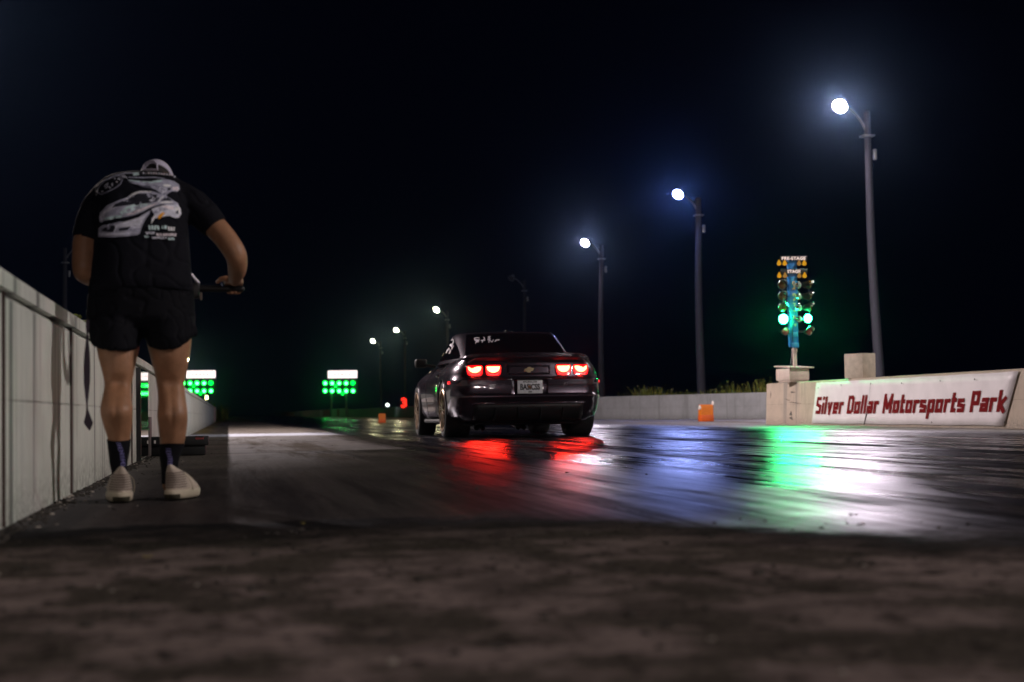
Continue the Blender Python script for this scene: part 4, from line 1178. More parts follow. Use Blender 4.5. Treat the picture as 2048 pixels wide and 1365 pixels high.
# sill
for sx in (-1, 1):
    m = MB(); m.tube([(CX + sx * .86, CY + .42, .205), (CX + sx * .875, CY + 1.4, .20), (CX + sx * .87, CY + 2.42, .20)], [.03, .028, .03], seg=8); m.build("sill", m_trim, car, smooth=60)
    # door seam and handle
    m = MB(); pts = []
    for z in np.linspace(.28, .93, 12):
        h, n, _, _ = bvh_body.ray_cast(Vector((CX + sx * 2, CY + .72 - .10 * (z - .28), z)), Vector((-sx, 0, 0)))
        if h: pts.append(h + Vector((sx * .0005, 0, 0)))
    m.tube(pts, .003, seg=5)
    pts = []
    for z in np.linspace(.28, .93, 12):
        h, n, _, _ = bvh_body.ray_cast(Vector((CX + sx * 2, CY + 2.02 + .05 * (z - .28), z)), Vector((-sx, 0, 0)))
        if h: pts.append(h + Vector((sx * .0005, 0, 0)))
    m.tube(pts, .003, seg=5); m.build("door_seam", m_trim, body, smooth=0)
    h, n, _, _ = bvh_body.ray_cast(Vector((CX + sx * 2, CY + .92, .80)), Vector((-sx, 0, 0)))
    m = MB(); m.bbox((h.x + sx * .008, CY + .92, .80), (.025, .17, .03), .008); m.build("door_handle", m_paint, body, smooth=40)
    # mirror
    m = MB(); m.tube([(CX + sx * .80, CY + 1.96, .955), (CX + sx * .93, CY + 1.95, .975)], .022, seg=8)
    m.bbox((CX + sx * .985, CY + 1.98, 1.000), (.17, .10, .125), .035, seg=3, rot=Matrix.Rotation(R(-8 * sx), 3, 'Z')); m.build("door_mirror", m_trim, car, smooth=60)
# writing with a white marker on the glass
m_mark = mat("white_marker_ink", (0.75, 0.70, 0.78), 0.7, emit=(1.0, 0.93, 1.0), estr=0.0)
bvh_rw = world_bvh([rw_o, gho])
mk = MB()
for st in ([(959, 677), (954, 676), (949, 677.5), (949, 680), (956, 680.5), (960, 679), (956, 682), (950, 681.5)], [(967, 674.5), (969, 677), (968, 681)], [(976, 674), (980, 676), (975, 680), (977, 681), (981, 679), (976, 675), (981, 673.5)],
           [(951, 688), (953, 683), (959, 682.5)], [(952, 685), (958, 684.5)], [(964, 686), (966, 681), (969, 680)], [(961.5, 682), (971, 681)], [(977.5, 686), (978.5, 680.5), (984, 685), (987, 680)], [(990, 684), (992, 681), (999, 680.5)]):
    decal(mk, bvh_rw, stroke(st, 1.5), 6, off=.003)
mk.build("marker_writing", m_mark, rw_o, smooth=0)
mk = MB()
for st in ([(903, 682), (906, 678), (908, 684), (905, 690), (908, 694)], [(900, 692), (903, 688), (905, 697)], [(896, 703), (899, 696), (901, 702)], [(904, 700), (906, 694)], [(893, 707), (896, 700)], [(899, 708), (902, 702)]):
    decal(mk, bvh_gh, stroke(st, 1.3), 6, off=.007)
mk.build("marker_writing", m_mark, gho, smooth=0)
# ---- wheels
m_tyre = mat("tyre_rubber", (0.012, 0.012, 0.013), 0.75, var=0.2, vscale=30, bump=0.2, bscale=90)
m_rim = mat("bronze_alloy", (0.30, 0.21, 0.14), 0.25, metal=0.95)
def wheel(sx, yy, rad, wid):
    outer = CX + sx * .955; c = Vector((outer - sx * wid / 2, CY + yy, rad - .004))
    m = MB(); hw = wid / 2; rr_ = rad * .74
    prof = [(rr_, -hw * .82), (rr_ + .012, -hw * .94), (rad * .86, -hw * 1.0), (rad * .94, -hw * .97), (rad * .985, -hw * .86), (rad, -hw * .66), (rad * 1.0, 0), (rad, hw * .66), (rad * .985, hw * .86), (rad * .94, hw * .97), (rad * .86, hw * 1.0), (rr_ + .012, hw * .94), (rr_, hw * .82)]
    m.lathe(prof, c, axis='x', seg=56); wh = empty("wheel", (0, 0, 0), None, None)
    for k_ in ('label', 'category'):
        if k_ in wh: del wh[k_]
    wh.parent = car; wh.location = c - Vector(car.location); wh.empty_display_size = .05
    bpy.context.view_layer.update()
    m.build("tyre", m_tyre, wh, smooth=50)
    m = MB(); s2 = sx
    prof = [(rr_ * .93, -s2 * hw * .8), (rr_ * .93, s2 * hw * .90), (rr_ * .98, s2 * hw * .99), (rr_ * 1.03, s2 * hw * 1.03), (rr_ * 1.06, s2 * hw * .99), (rr_ * .99, s2 * hw * .70), (rr_ * .985, -s2 * hw * .8)]
    m.lathe(prof, c, axis='x', seg=56)
    for k in range(10):
        a = 2 * math.pi * k / 10 + .15
        for da in (-.09, .09):
            p0 = c + Vector((s2 * hw * .92, .05 * math.cos(a + da * 2), .05 * math.sin(a + da * 2))); p1 = c + Vector((s2 * hw * .96, rr_ * .97 * math.cos(a + da), rr_ * .97 * math.sin(a + da)))
            m.tube([p0, p0.lerp(p1, .5) + Vector((s2 * .008, 0, 0)), p1], [.013, .010, .011], seg=6)
    m.lathe([(.001, s2 * hw * 1.0), (.035, s2 * hw * .99), (.075, s2 * hw * .92), (.08, s2 * hw * .5)], c, axis='x', seg=24)
    m.build("rim", m_rim, wh, smooth=40)
    m = MB(); m.lathe([(.001, s2 * hw * .30), (.16, s2 * hw * .30), (.17, s2 * hw * .2), (.001, s2 * hw * .2)], c, axis='x', seg=32); m.build("brake_disc", m_arm, wh, smooth=40)
for sx in (-1, 1): wheel(sx, RW, .355, .33); wheel(sx, FW, .345, .255)
# ================================================================ the person
def S(Z): return 3300.0 / Z
def vring(py, l, r, Z, ratio=1.0, n=28, dy=0.0, tilt=0.0, e=2.0):
    """a horizontal ring whose sides were measured at photo columns l and r"""
    c = W((l + r) / 2, py, Z); rx = (r - l) / 2 / S(Z); ry = rx * ratio; out = []
    for k in range(n):
        a = 2 * math.pi * k / n; ca, sa = math.cos(a), math.sin(a)
        x = math.copysign(abs(ca) ** (2 / e), ca) * rx; y = math.copysign(abs(sa) ** (2 / e), sa) * ry
        out.append(Vector((c.x + x, c.y + y + dy, c.z + tilt * (y / max(ry, 1e-4)))))
    return out
def sring(py, l, r, Z, depth, lean, n=40, e=2.3, bow=0.0):
    """a ring across the leaning torso: lean = angle of the spine from vertical"""
    c = W((l + r) / 2, py, Z); rx = (r - l) / 2 / S(Z); v = Vector((0, math.cos(lean), -math.sin(lean))); out = []
    for k in range(n):
        a = 2 * math.pi * k / n; ca, sa = math.cos(a), math.sin(a)
        out.append(c + Vector((math.copysign(abs(ca) ** (2 / e), ca) * rx, 0, 0)) + v * (math.copysign(abs(sa) ** (2 / e), sa) * depth - bow * ca * ca))
    return out
m_skin = mat("skin", (0.37, 0.185, 0.10), 0.5, var=0.20, vscale=22, bump=0.12, bscale=120)
m_skin.node_tree.nodes["Principled BSDF"].inputs["Subsurface Weight"].default_value = 0.08
m_skin.node_tree.nodes["Principled BSDF"].inputs["Subsurface Scale"].default_value = 0.02
m_shirt = mat("black_cotton", (0.0048, 0.0048, 0.0085), 0.85, spec=0.16, bump=0.25, bscale=45)
m_shorts = mat("black_mesh_fabric", (0.0035, 0.0035, 0.006), 0.8, spec=0.14, bump=0.15, bscale=60)
m_sock = mat("black_knit", (0.006, 0.006, 0.009), 0.9, spec=0.2, bump=0.3, bscale=150)
m_shoe = mat("sand_knit", (0.54, 0.45, 0.37), 0.75, var=0.15, vscale=20, bump=0.3, bscale=120)
m_sole = mat("cream_foam_sole", (0.52, 0.45, 0.34), 0.6, var=0.12, vscale=15)
m_outsole = mat("dark_outsole", (0.04, 0.035, 0.02), 0.8)
m_rib = mat("grey_brown_knit", (0.16, 0.12, 0.11), 0.8)
m_hair = mat("dark_hair", (0.015, 0.011, 0.010), 0.6)
m_cap = mat("lilac_white_cap", (0.60, 0.56, 0.70), 0.7, var=0.12, vscale=60, bump=0.2, bscale=300)

def smooth_rings(rings, k=5):
    out = []; n = len(rings)
    for i in range(n - 1):
        p0, p1, p2, p3 = rings[max(0, i - 1)], rings[i], rings[i + 1], rings[min(n - 1, i + 2)]
        for j in range(k):
            t = j / k; t2, t3 = t * t, t * t * t
            out.append([(b * 2 + (c - a) * t + (a * 2 - b * 5 + c * 4 - d) * t2 + (b * 3 - a - c * 3 + d) * t3) * .5 for a, b, c, d in zip(p0, p1, p2, p3)])
    out.append(rings[-1]); return out
def spline4(rows, k=5):
    r = smooth_rings([[Vector(q[:3]), Vector((q[3], 0, 0))] for q in rows], k)
    return [(a.x, a.y, a.z, b.x) for a, b in r]
LEGL = [(948, 226, 252, 6.12), (925, 221, 253, 6.11), (903, 219, 257, 6.10), (878, 216, 260, 6.10), (850, 208, 263.5, 6.09), (822, 203, 264.5, 6.08), (797, 205.5, 263, 6.10), (770, 209.5, 262, 6.13),
        (745, 205.5, 267.5, 6.14), (720, 199, 273, 6.15), (700, 195, 277, 6.16), (665, 191, 281, 6.18), (625, 187, 284, 6.2), (600, 190, 282, 6.22)]
LEGR = [(945, 325, 352, 6.27), (915, 321.5, 357, 6.26), (887, 320.5, 368, 6.25), (858, 317.5, 373.5, 6.24), (830, 316, 374.5, 6.23), (800, 317, 371.5, 6.24), (770, 313.5, 368.5, 6.25),
        (745, 309, 372.5, 6.25), (720, 303, 377, 6.24), (700, 298, 380.5, 6.24), (665, 290, 383, 6.24), (625, 286, 384, 6.24), (600, 287, 381, 6.24)]
bd = MB()
for L_ in (LEGL, LEGR):
    rr_ = []
    for i, (py, l, r, Z) in enumerate(L_):
        calf = math.exp(-((py - 826) / 30.0) ** 2)
        ring = vring(py, l, r, Z, 1.05 + .08 * calf, dy=-.012 * calf + .010 * math.exp(-((py - 768) / 14.0) ** 2))
        knee = math.exp(-((py - 764) / 13.0) ** 2); low = math.exp(-((py - 868) / 18.0) ** 2)
        for k_ in range(len(ring)):
            a_ = 2 * math.pi * k_ / len(ring); ca, sa = math.cos(a_), math.sin(a_)
            if sa < 0:
                ring[k_].y += (.010 * calf * math.exp(-(ca / .22) ** 2) + .011 * knee * math.exp(-((ca - .05) / .40) ** 2) - .004 * knee * math.exp(-((abs(ca) - .62) / .15) ** 2)
                               + .006 * low * math.exp(-((abs(ca) - .55) / .25) ** 2)) * -sa
            ring[k_].x += .004 * calf * (1 if ca > 0 else -1) * math.exp(-((sa + .45) / .35) ** 2)
        rr_.append(ring)
    bd.loft(smooth_rings(rr_))
    ft = W((L_[0][1] + L_[0][2]) / 2, L_[0][0], L_[0][3])           # the foot, inside the shoe
    bd.tube([ft + Vector((0, -.01, .0)), (ft.x, ft.y + .06, .055), (ft.x, ft.y + .15, .035)], [.022, .030, .026], seg=14)
TOR = [(612, 188, 383, 6.23, .105, R(12)), (575, 190, 378, 6.23, .115, R(18)), (530, 200, 368, 6.26, .11, R(25)), (480, 202, 366, 6.31, .115, R(32)), (430, 205, 364, 6.38, .10, R(40)), (412, 212, 358, 6.46, .08, R(50)), (398, 232, 344, 6.54, .055, R(60)), (385, 262, 328, 6.6, .05, R(65))]
bd.loft(smooth_rings([sring(py, l, r, Z, d, ln) for py, l, r, Z, d, ln in TOR]))
bd.tube([W(296, 400, 6.54), W(303, 386, 6.62), W(310, 372, 6.70)], [.060, .056, .058], seg=18)       # neck
hc = W(312.5, 370, 6.76)
def ellipsoid(mb, c, rx, ry, rz, rot=None, n=20, mi=0):
    rings = []
    for i in range(1, n):
        t = math.pi * i / n; ring = []
        for k in range(28):
            a = 2 * math.pi * k / 28; v = Vector((rx * math.sin(t) * math.cos(a), ry * math.sin(t) * math.sin(a), rz * math.cos(t)))
            if rot: v = rot @ v
            ring.append(c + v)
        rings.append(ring)
    mb.loft(rings, mi)
hrot = Matrix.Rotation(R(-58), 3, 'X')           # looking down: the crown of the head is turned forward and up
ellipsoid(bd, hc, .070, .088, .105, hrot)
face = lambda x, y, z: hc + hrot @ Vector((x, y, z))
ellipsoid(bd, face(0, .050, -.045), .050, .048, .055, hrot)          # jaw
bd.tube([face(0, .082, .010), face(0, .100, -.018)], [.009, .014], seg=10)     # nose
for sx in (-1, 1):
    bd.tube([face(sx * .070, .0, .012), face(sx * .080, -.008, -.005), face(sx * .072, -.002, -.026)], [.012, .015, .010], seg=8, flat=.5)   # ears
# right arm (picture right): sleeve - elbow - forearm reaching forward - wrist
AR = [(352, 415, 6.47, .045), (384, 424, 6.46, .047), (412, 438, 6.45, .047), (432, 456, 6.43, .0460), (455, 483, 6.41, .0445), (470, 507, 6.40, .0425), (474.5, 524, 6.42, .0395), (474, 540, 6.47, .0365), (471.5, 552, 6.52, .030), (470.5, 561, 6.56, .0245)]
AR = spline4(AR); bd.tube([W(a, b, c) for a, b, c, _ in AR], [q[3] for q in AR], seg=20)
AL = [(228, 415, 6.48, .045), (200, 435, 6.46, .047), (172, 475, 6.44, .0455), (167.5, 512, 6.42, .0445), (167, 540, 6.41, .042), (174, 549, 6.46, .0405), (188, 556, 6.55, .037), (212, 565, 6.68, .028), (228, 570, 6.76, .023)]
AL = spline4(AL); bd.tube([W(a, b, c) for a, b, c, _ in AL], [q[3] for q in AL], seg=20)
# hands: palm, four fingers closing round the bar, thumb on top
BARZ, BARY = 6.66, 577.5
def hand(wx, wy, wZ, sgn, bx0):
    """wrist at pixel wx, wy; the bar runs along x; sgn -1: thumb side points left in the picture"""
    w = W(wx, wy, wZ); k = W(bx0, BARY - 7, BARZ + .0)
    bar = W(bx0, BARY, BARZ)
    pc = w.lerp(k, .55)
    for q in (-1.4, -.5, .5, 1.4):                # palm as four bones so it is broad and flat
        root = w + Vector((q * .008, 0, 0)); kn = Vector((bar.x + q * .0205, bar.y - .012, bar.z + .026))
        bd.tube([root, root.lerp(kn, .5) + Vector((0, 0, .004)), kn], [.0165, .0150, .0120], seg=12)
    for i, q in enumerate((-1.4, -.5, .5, 1.4)):
        x = bar.x + q * .0205; ln = (.92, 1.05, 1.0, .84)[i if sgn > 0 else 3 - i]; pts, rad = [], []
        for j in range(7):
            a = R(110) - R(215) * ln * j / 6; rr_ = .0235 - .001 * j
            pts.append(Vector((x - .001 * q * j, bar.y + rr_ * math.cos(a), bar.z + rr_ * math.sin(a)))); rad.append((.0108, .0098, .0098, .0090, .0092, .0084, .0072)[j])
        bd.tube(pts, rad, seg=10)
    t0 = w.lerp(k, .45) + Vector((sgn * .014, -.006, .004))
    bd.tube([t0, t0 + Vector((sgn * .022, -.002, .012)), t0 + Vector((sgn * .040, .004, .009)), t0 + Vector((sgn * .054, .010, -.003))], [.0145, .0120, .0102, .0078], seg=12)
hand(470.5, 561, 6.56, -1, 467)
hand(228, 570, 6.76 - .12, 1, 240)
base_l = ground(245, 1006)
person = bd.build("person", m_skin, smooth=180)
evaluated(person, [('REMESH', dict(mode='VOXEL', voxel_size=.0042)), ('SMOOTH', dict(factor=.5, iterations=3))])
tag(person, "person seen from behind, bending forward in black T-shirt and shorts, cap and pale running shoes", "person")
PL = Vector((-.31, 6.25, 0)); origin_to(person, PL)
for p in person.data.polygons: p.use_smooth = True

# ---- shorts
sh = MB()
sh.loft([sring(558, 182, 383, 6.23, .128, R(15)), sring(580, 179.5, 386, 6.23, .135, R(10)), sring(610, 177, 388, 6.23, .138, R(4)), sring(635, 176, 389, 6.22, .135, 0), sring(650, 178, 388, 6.22, .120, 0), sring(659, 190, 375, 6.22, .10, 0)])
def hem(py, l, r, Z, ratio, up_l, up_r, n=36):
    c = W((l + r) / 2, py, Z); rx = (r - l) / 2 / S(Z); ry = rx * ratio; out = []
    for k in range(n):
        a = 2 * math.pi * k / n; ca, sa = math.cos(a), math.sin(a)
        lift = (up_r if ca > 0 else up_l) * abs(ca) ** 2.2 / S(Z)
        out.append(Vector((c.x + ca * rx, c.y + sa * ry, c.z + lift + (.02 if sa > 0 else 0) * sa)))
    return out
sh.loft([hem(640, 177, 284, 6.18, 1.12, 0, 0), hem(655, 177, 283.5, 6.17, 1.15, 0, 0), hem(680, 181, 281, 6.16, 1.18, 4, 0), hem(698, 184.5, 279.5, 6.15, 1.2, 10, 6), hem(706, 187, 279, 6.15, 1.2, 14, 9)])
sh.loft([hem(640, 283, 389, 6.22, 1.12, 0, 0), hem(655, 285, 390.5, 6.22, 1.15, 0, 0), hem(678, 290, 391, 6.21, 1.18, 0, 6), hem(696, 294, 389, 6.21, 1.2, 8, 24), hem(704, 297, 386, 6.21, 1.2, 10, 32)])
sh.tube([W(392, 655, 6.2), W(390, 664, 6.2), W(393, 672, 6.2)], [.006, .012, .007], seg=8)
def cloth(mb, name, m_, voxel, wr, seed, sc, iters=4):
    o = mb.build(name, m_, person, smooth=180)
    evaluated(o, [('REMESH', dict(mode='VOXEL', voxel_size=voxel)), ('SMOOTH', dict(factor=.6, iterations=iters))])
    me = o.data; bm = bmesh.new(); bm.from_mesh(me); bm.normal_update()
    for v in bm.verts:
        p = v.co * sc + Vector((seed, 0, 0))
        n = noise.noise(Vector((p.x * 1.0, p.y, p.z * .55)), noise_basis='PERLIN_ORIGINAL')
        f = abs(noise.noise(Vector((p.x * 1.6 + p.z * 1.1, p.y * 1.2, p.z * .9 - p.x * .6)) + Vector((7, seed, 3))))
        v.co += v.normal * (wr * n - wr * 1.5 * max(0, .12 - f) / .12)
    bm.to_mesh(me); bm.free()
    for p in me.polygons: p.use_smooth = True
    return o
shorts = cloth(sh, "shorts", m_shorts, .006, .0035, 2, 14)
# ---- T-shirt
st = MB()
SH = [(589, 184, 385.5, 6.22, .128, R(6)), (575, 182, 385, 6.22, .134, R(10)), (545, 184.5, 382, 6.24, .134, R(18)), (510, 189, 378.5, 6.27, .132, R(24)), (475, 190.5, 375, 6.32, .132, R(30)), (440, 189, 374, 6.37, .134, R(38)),
      (418, 188, 377, 6.43, .130, R(45)), (403, 188, 380, 6.49, .122, R(54)), (391, 196, 376, 6.55, .102, R(62)), (381, 214, 362, 6.60, .082, R(68)), (371, 238, 346, 6.64, .055, R(72))]
st.loft(smooth_rings([sring(py, l, r, Z, d, ln, e=2.5) for py, l, r, Z, d, ln in SH], 3))
st.tube([W(a, b, c) for a, b, c in ((238, 389, 6.54), (214, 399, 6.49), (196, 420, 6.46), (180, 450, 6.45), (171, 479, 6.44))], [.070, .070, .067, .060, .055], seg=22, round_ends=False)
st.tube([W(a, b, c) for a, b, c in ((338, 390, 6.54), (362, 400, 6.48), (388, 413, 6.455), (412, 434, 6.44), (431, 456, 6.43))], [.074, .073, .068, .062, .0545], seg=22, round_ends=False)
shirt = cloth(st, "t_shirt", m_shirt, .0065, .0040, 5, 8, 6)
# ---- printed artwork on the back: silver car drawing with an arch of lettering
cols = {'s': (.72, .72, .85), 'l': (.95, .93, 1.0), 'p': (.95, .78, .86), 'g': (.42, .42, .54), 'd': (.018, .018, .028), 'o': (.85, .36, .02), 'c': (.58, .74, .76), 'm': (.10, .10, .14)}
mats_p = {k: mat("print_" + dict(s="silver", l="pale", p="pink_grey", g="mid_grey", d="black", o="orange", c="cool_grey", m="dark_grey")[k], v, 0.7, spec=.3, var=.35 if k in 'slpgc' else 0, vscale=55) for k, v in cols.items()}
keys = list(cols)
bvh_s = world_bvh([shirt])
PR = MB(); lay = [0]
def PX(pts): return [(180 + x / 8.53, 340 + y / 8.53) for x, y in pts]
def pr(k, pts, st_=None):
    lay[0] += 1
    pts = PX(pts)
    if st_: pts = stroke(pts, st_ / 8.53)
    decal(PR, bvh_s, pts, 7, off=.0009 + .00009 * lay[0], mi=keys.index(k))
pr('g', [(640, 170), (760, 185), (900, 200), (1040, 215), (1150, 185), (1300, 165), (1440, 200), (1520, 260), (1530, 330), (1480, 380), (1400, 370), (1340, 400), (1290, 450), (1200, 405), (1130, 350), (1160, 290), (1000, 290), (850, 265), (700, 230)])
pr('c', [(660, 172), (850, 195), (1040, 205), (1150, 180), (1250, 175), (1200, 215), (1040, 232), (850, 218), (690, 196)])
pr('l', [(1240, 255), (1330, 250), (1390, 270), (1350, 300), (1260, 290)])
pr('p', [(1400, 300), (1500, 290), (1520, 340), (1480, 375), (1400, 345)]); pr('d', [(1320, 310), (1365, 310), (1375, 340), (1330, 365)])
pr('s', [(1190, 300), (1300, 320), (1300, 380), (1230, 400), (1170, 350)]); pr('m', [(820, 270), (1000, 275), (1100, 300), (1080, 330), (900, 300)])
pr('g', [(660, 135), (900, 140), (1100, 135), (1270, 160)], 16)
pr('g', [(125, 385), (150, 300), (230, 200), (400, 115), (600, 65), (740, 62)], 18)
pr('c', [(730, 55), (830, 50), (835, 100), (740, 110)])
for i in range(16):
    x = 900 + 44 * i; y = 62 + .00017 * (x - 900) ** 2 + (.04 * (x - 900) if x > 1400 else 0)
    pr('p' if i % 3 else 's', [(x, y - 14), (x + 26, y - 12 + 6 * (i % 2)), (x + 24, y + 16), (x + 2, y + 13)])
for s0 in ([(130, 380), (170, 290), (260, 200), (400, 130), (500, 110), (560, 160), (530, 250), (440, 320), (310, 385), (200, 430), (135, 385)],): pr('g', s0, 16)
for q in ([(250, 300), (300, 250), (310, 290), (270, 330)], [(290, 260), (320, 240)], [(330, 300), (360, 330)], [(370, 260), (390, 240), (385, 290)], [(420, 170), (440, 160)], [(450, 220), (475, 225)], [(480, 180), (500, 150), (520, 190)], [(200, 390), (240, 380)]):
    pr('p' if q[0][0] == 450 else 's', q, 20)
pr('s', [(540, 110), (600, 150)], 10); pr('s', [(570, 100), (640, 160)], 10)
# main car
pr('g', [(170, 830), (185, 740), (300, 620), (480, 540), (620, 490), (740, 410), (850, 375), (1050, 378), (1180, 420), (1290, 450), (1400, 530), (1490, 580), (1500, 625), (1400, 615), (1200, 600), (1050, 650), (900, 730), (750, 790), (560, 825), (400, 850), (260, 880), (210, 910), (180, 890)])
pr('s', [(180, 800), (240, 720), (420, 600), (640, 520), (560, 590), (380, 690), (270, 760), (240, 860), (200, 880)])
pr('l', [(740, 412), (850, 378), (1050, 380), (1050, 400), (860, 402), (760, 440), (640, 520), (600, 520)])
pr('d', [(650, 520), (800, 425), (1000, 420), (1150, 440), (1180, 475), (1080, 560), (1020, 545), (960, 500), (800, 490), (660, 540), (480, 640), (380, 662), (430, 600), (560, 545)])
pr('s', [(1010, 540), (1060, 490), (1160, 450), (1130, 500), (1060, 560)]); pr('d', [(1075, 560), (1160, 480), (1180, 500), (1130, 560)])
pr('c', [(500, 740), (620, 640), (780, 590), (940, 580), (1060, 590), (900, 650), (700, 720), (560, 790)])
pr('g', [(560, 740), (700, 660), (860, 620), (1000, 605), (880, 650), (680, 715)])
pr('p', [(600, 790), (800, 700), (960, 640), (1060, 600), (1180, 560), (1050, 640), (900, 710), (740, 775)])
pr('c', [(260, 830), (420, 790), (560, 790), (540, 830), (400, 850), (260, 875)])
pr('d', [(745, 597), (775, 576), (830, 574), (862, 595), (830, 618), (775, 620)])
pr('d', [(1205, 545), (1250, 485), (1330, 490), (1385, 545), (1300, 540)]); pr('l', [(1180, 570), (1300, 550), (1400, 560), (1400, 580), (1200, 585)], None)
pr('l', [(1165, 560), (1240, 460)], 18)
# lower bumper and grille
pr('g', [(165, 1000), (230, 960), (400, 930), (520, 900), (640, 920), (760, 880), (900, 780), (1035, 705), (1010, 770), (930, 890), (880, 1000), (850, 1100), (800, 1130), (600, 1150), (400, 1165), (160, 1155)])
pr('s', [(430, 960), (540, 920), (760, 900), (900, 810), (1000, 740), (900, 880), (850, 1000), (760, 960), (480, 990), (420, 1080)])
pr('d', [(200, 1000), (430, 962), (440, 1020), (400, 1080), (205, 1060)]); pr('d', [(500, 1015), (690, 985), (700, 1040), (500, 1062)])
pr('s', [(170, 1090), (400, 1095), (700, 1080), (830, 1090), (600, 1125), (200, 1140)])
# front wing and wheel arch
pr('s', [(1045, 690), (1150, 640), (1300, 612), (1420, 620), (1480, 600), (1530, 680), (1540, 760), (1500, 830), (1430, 830), (1350, 790), (1280, 730), (1180, 760), (1100, 850), (1040, 945), (1050, 850), (1100, 780)])
pr('g', [(1060, 740), (1180, 680), (1320, 660), (1380, 680), (1240, 715), (1120, 775)]); pr('p', [(1200, 640), (1320, 620), (1410, 640), (1420, 700), (1340, 690)])
pr('l', [(1430, 660), (1500, 640), (1525, 720), (1490, 800), (1450, 740)]); pr('l', [(1080, 810), (1120, 800), (1060, 920), (1040, 935)])
pr('m', [(1440, 730), (1480, 700), (1500, 760), (1460, 770)])
pr('o', [(1150, 830), (1165, 800), (1240, 728), (1278, 752), (1180, 862)])
# rows of lettering beneath
for x0, x1, y0, y1, w_, k in ((1000, 1150, 965, 1040, 44, 'c'), (1215, 1275, 970, 1030, 50, 'c'), (1320, 1410, 990, 1060, 40, 'l'), (940, 1085, 1075, 1125, 26, 's'), (1120, 1430, 1105, 1155, 30, 'p'), (930, 1030, 1145, 1180, 24, 'c'), (1055, 1285, 1165, 1200, 22, 's'), (1320, 1420, 1180, 1225, 26, 'c')):
    x = x0
    i = 0
    while x < x1 - 8:
        sk = 6 * ((i * 7) % 3 - 1); dyy = .09 * (x - 1000)
        pr(k, [(x + sk, y0), (x + w_ * .72 + sk, y0 + 5), (x + w_ * .7 - sk, y1), (x - sk, y1 - 4)]); x += w_; i += 1
PR.build("printed_artwork", [mats_p[k] for k in keys], shirt, smooth=60)

# ---- cap with its half-round opening at the back
def projpx(p):
    d = np.array([p[0], p[1], p[2] - CAM_H]); c = M.T @ d; return 1024 + FPX * c[0] / c[2], 682.5 + FPX * c[1] / c[2], c[2]
def inpoly(x, y, P_):
    r = False
    for (x0, y0), (x1, y1) in zip(P_, P_[1:] + P_[:1]):
        if (y0 > y) != (y1 > y) and x < (x1 - x0) * (y - y0) / (y1 - y0) + x0: r = not r
    return r
hm = MB(); ellipsoid(hm, hc + hrot @ Vector((0, -.004, .010)), .068, .090, .100, hrot); hair = hm.build("hair", m_hair, person, smooth=180)
hole = [(290, 339), (292, 334), (296, 329.5), (302, 327), (308, 327.5), (312, 331), (313, 339)]
bm = bmesh.new(); bmesh.ops.create_uvsphere(bm, u_segments=96, v_segments=72, radius=1)
for v in bm.verts: v.co = hc + hrot @ Vector((v.co.x * .0725, v.co.y * .0975, v.co.z * .104 + .012))
kill = []
for f in bm.faces:
    c = f.calc_center_median(); l = hrot.inverted() @ (c - hc)
    if l.z < -.012 - .25 * l.y * 0: kill.append(f); continue
    x, y, z = projpx(c)
    if inpoly(x, y, hole) and z < hc.y + .2 and f.normal.y < .2: kill.append(f)
bmesh.ops.delete(bm, geom=kill, context='FACES')
cm = MB(); cm.bm(bm); cap = cm.build("cap", m_cap, person, smooth=180); evaluated(cap, [('SOLIDIFY', dict(thickness=.002, offset=0))])
bvh_c = world_bvh([hair]); rim = MB(); pts = []
for x, y in [(288.5, 342), (290, 334), (295, 328.5), (302, 325.5), (309, 326), (313.5, 331), (314.5, 342)]:
    h, n, _, _ = bvh_c.ray_cast(Vector((0, 0, CAM_H)), Vector(ray(x, y)).normalized())
    if h: pts.append(h + n * .007)
rim.tube(pts, .0036, seg=8)
rim.tube([p for p in (pts[0], (pts[0] + pts[-1]) / 2 + Vector((0, -.006, .001)), pts[-1])], .0040, seg=8, flat=.4)
rim.build("cap_opening_rim", m_cap, cap, smooth=60)
bm_ = MB(); g2 = []
for i in range(15):                                # peak, in front of the face
    a = R(200) + R(140) * i / 14; g2.append(None)
outer = []
for j, (ra, dz) in enumerate(((.080, .0), (.115, -.004), (.150, -.012))):
    outer.append([face(ra * .82 * math.cos(R(15) + R(150) * i / 14), .045 + ra * 0.95 * math.sin(R(15) + R(150) * i / 14) - .01, .022 + dz - .02 * abs(math.cos(R(15) + R(150) * i / 14))) for i in range(15)])
bm_.loft(outer, closed=False, caps=False); pk = bm_.build("peak", m_cap, cap, smooth=180); evaluated(pk, [('SOLIDIFY', dict(thickness=.003))])

# ---- socks and shoes
m_purple = mat("purple_lettering", (0.26, 0.24, 0.58), 0.7)
def sock(L_, top, name, strokes, tl):
    mb = MB(); rr_ = []
    rows_ = [r for r in L_ if r[0] > top - 2]
    rows_ = [L_[0]] + [r for r in L_[1:] if r[0] > top + 3]
    nxt = [r for r in L_ if r[0] <= top + 3][0]
    for py, l, r, Z in rows_: rr_.append(vring(py, l - 2.0, r + 2.0, Z, 1.08))
    rr_.append(vring(top, nxt[1] - 1.8, nxt[2] + 1.8, nxt[3], 1.08, tilt=tl)); rr_.append(vring(top + .3, nxt[1] + .8, nxt[2] - .8, nxt[3], 1.04, tilt=tl))
    ft = W((L_[0][1] + L_[0][2]) / 2, L_[0][0], L_[0][3])
    rr_.insert(0, [Vector((p.x, p.y, .06)) + Vector((0, .0, 0)) for p in rr_[0]])
    mb.loft(rr_); o = mb.build(name, m_sock, person, smooth=60)
    bv = world_bvh([o]); d = MB()
    for s_ in strokes: decal(d, bv, stroke(s_, 1.15), 5, off=.0012)
    d.build("sock_lettering", m_purple, o, smooth=0)
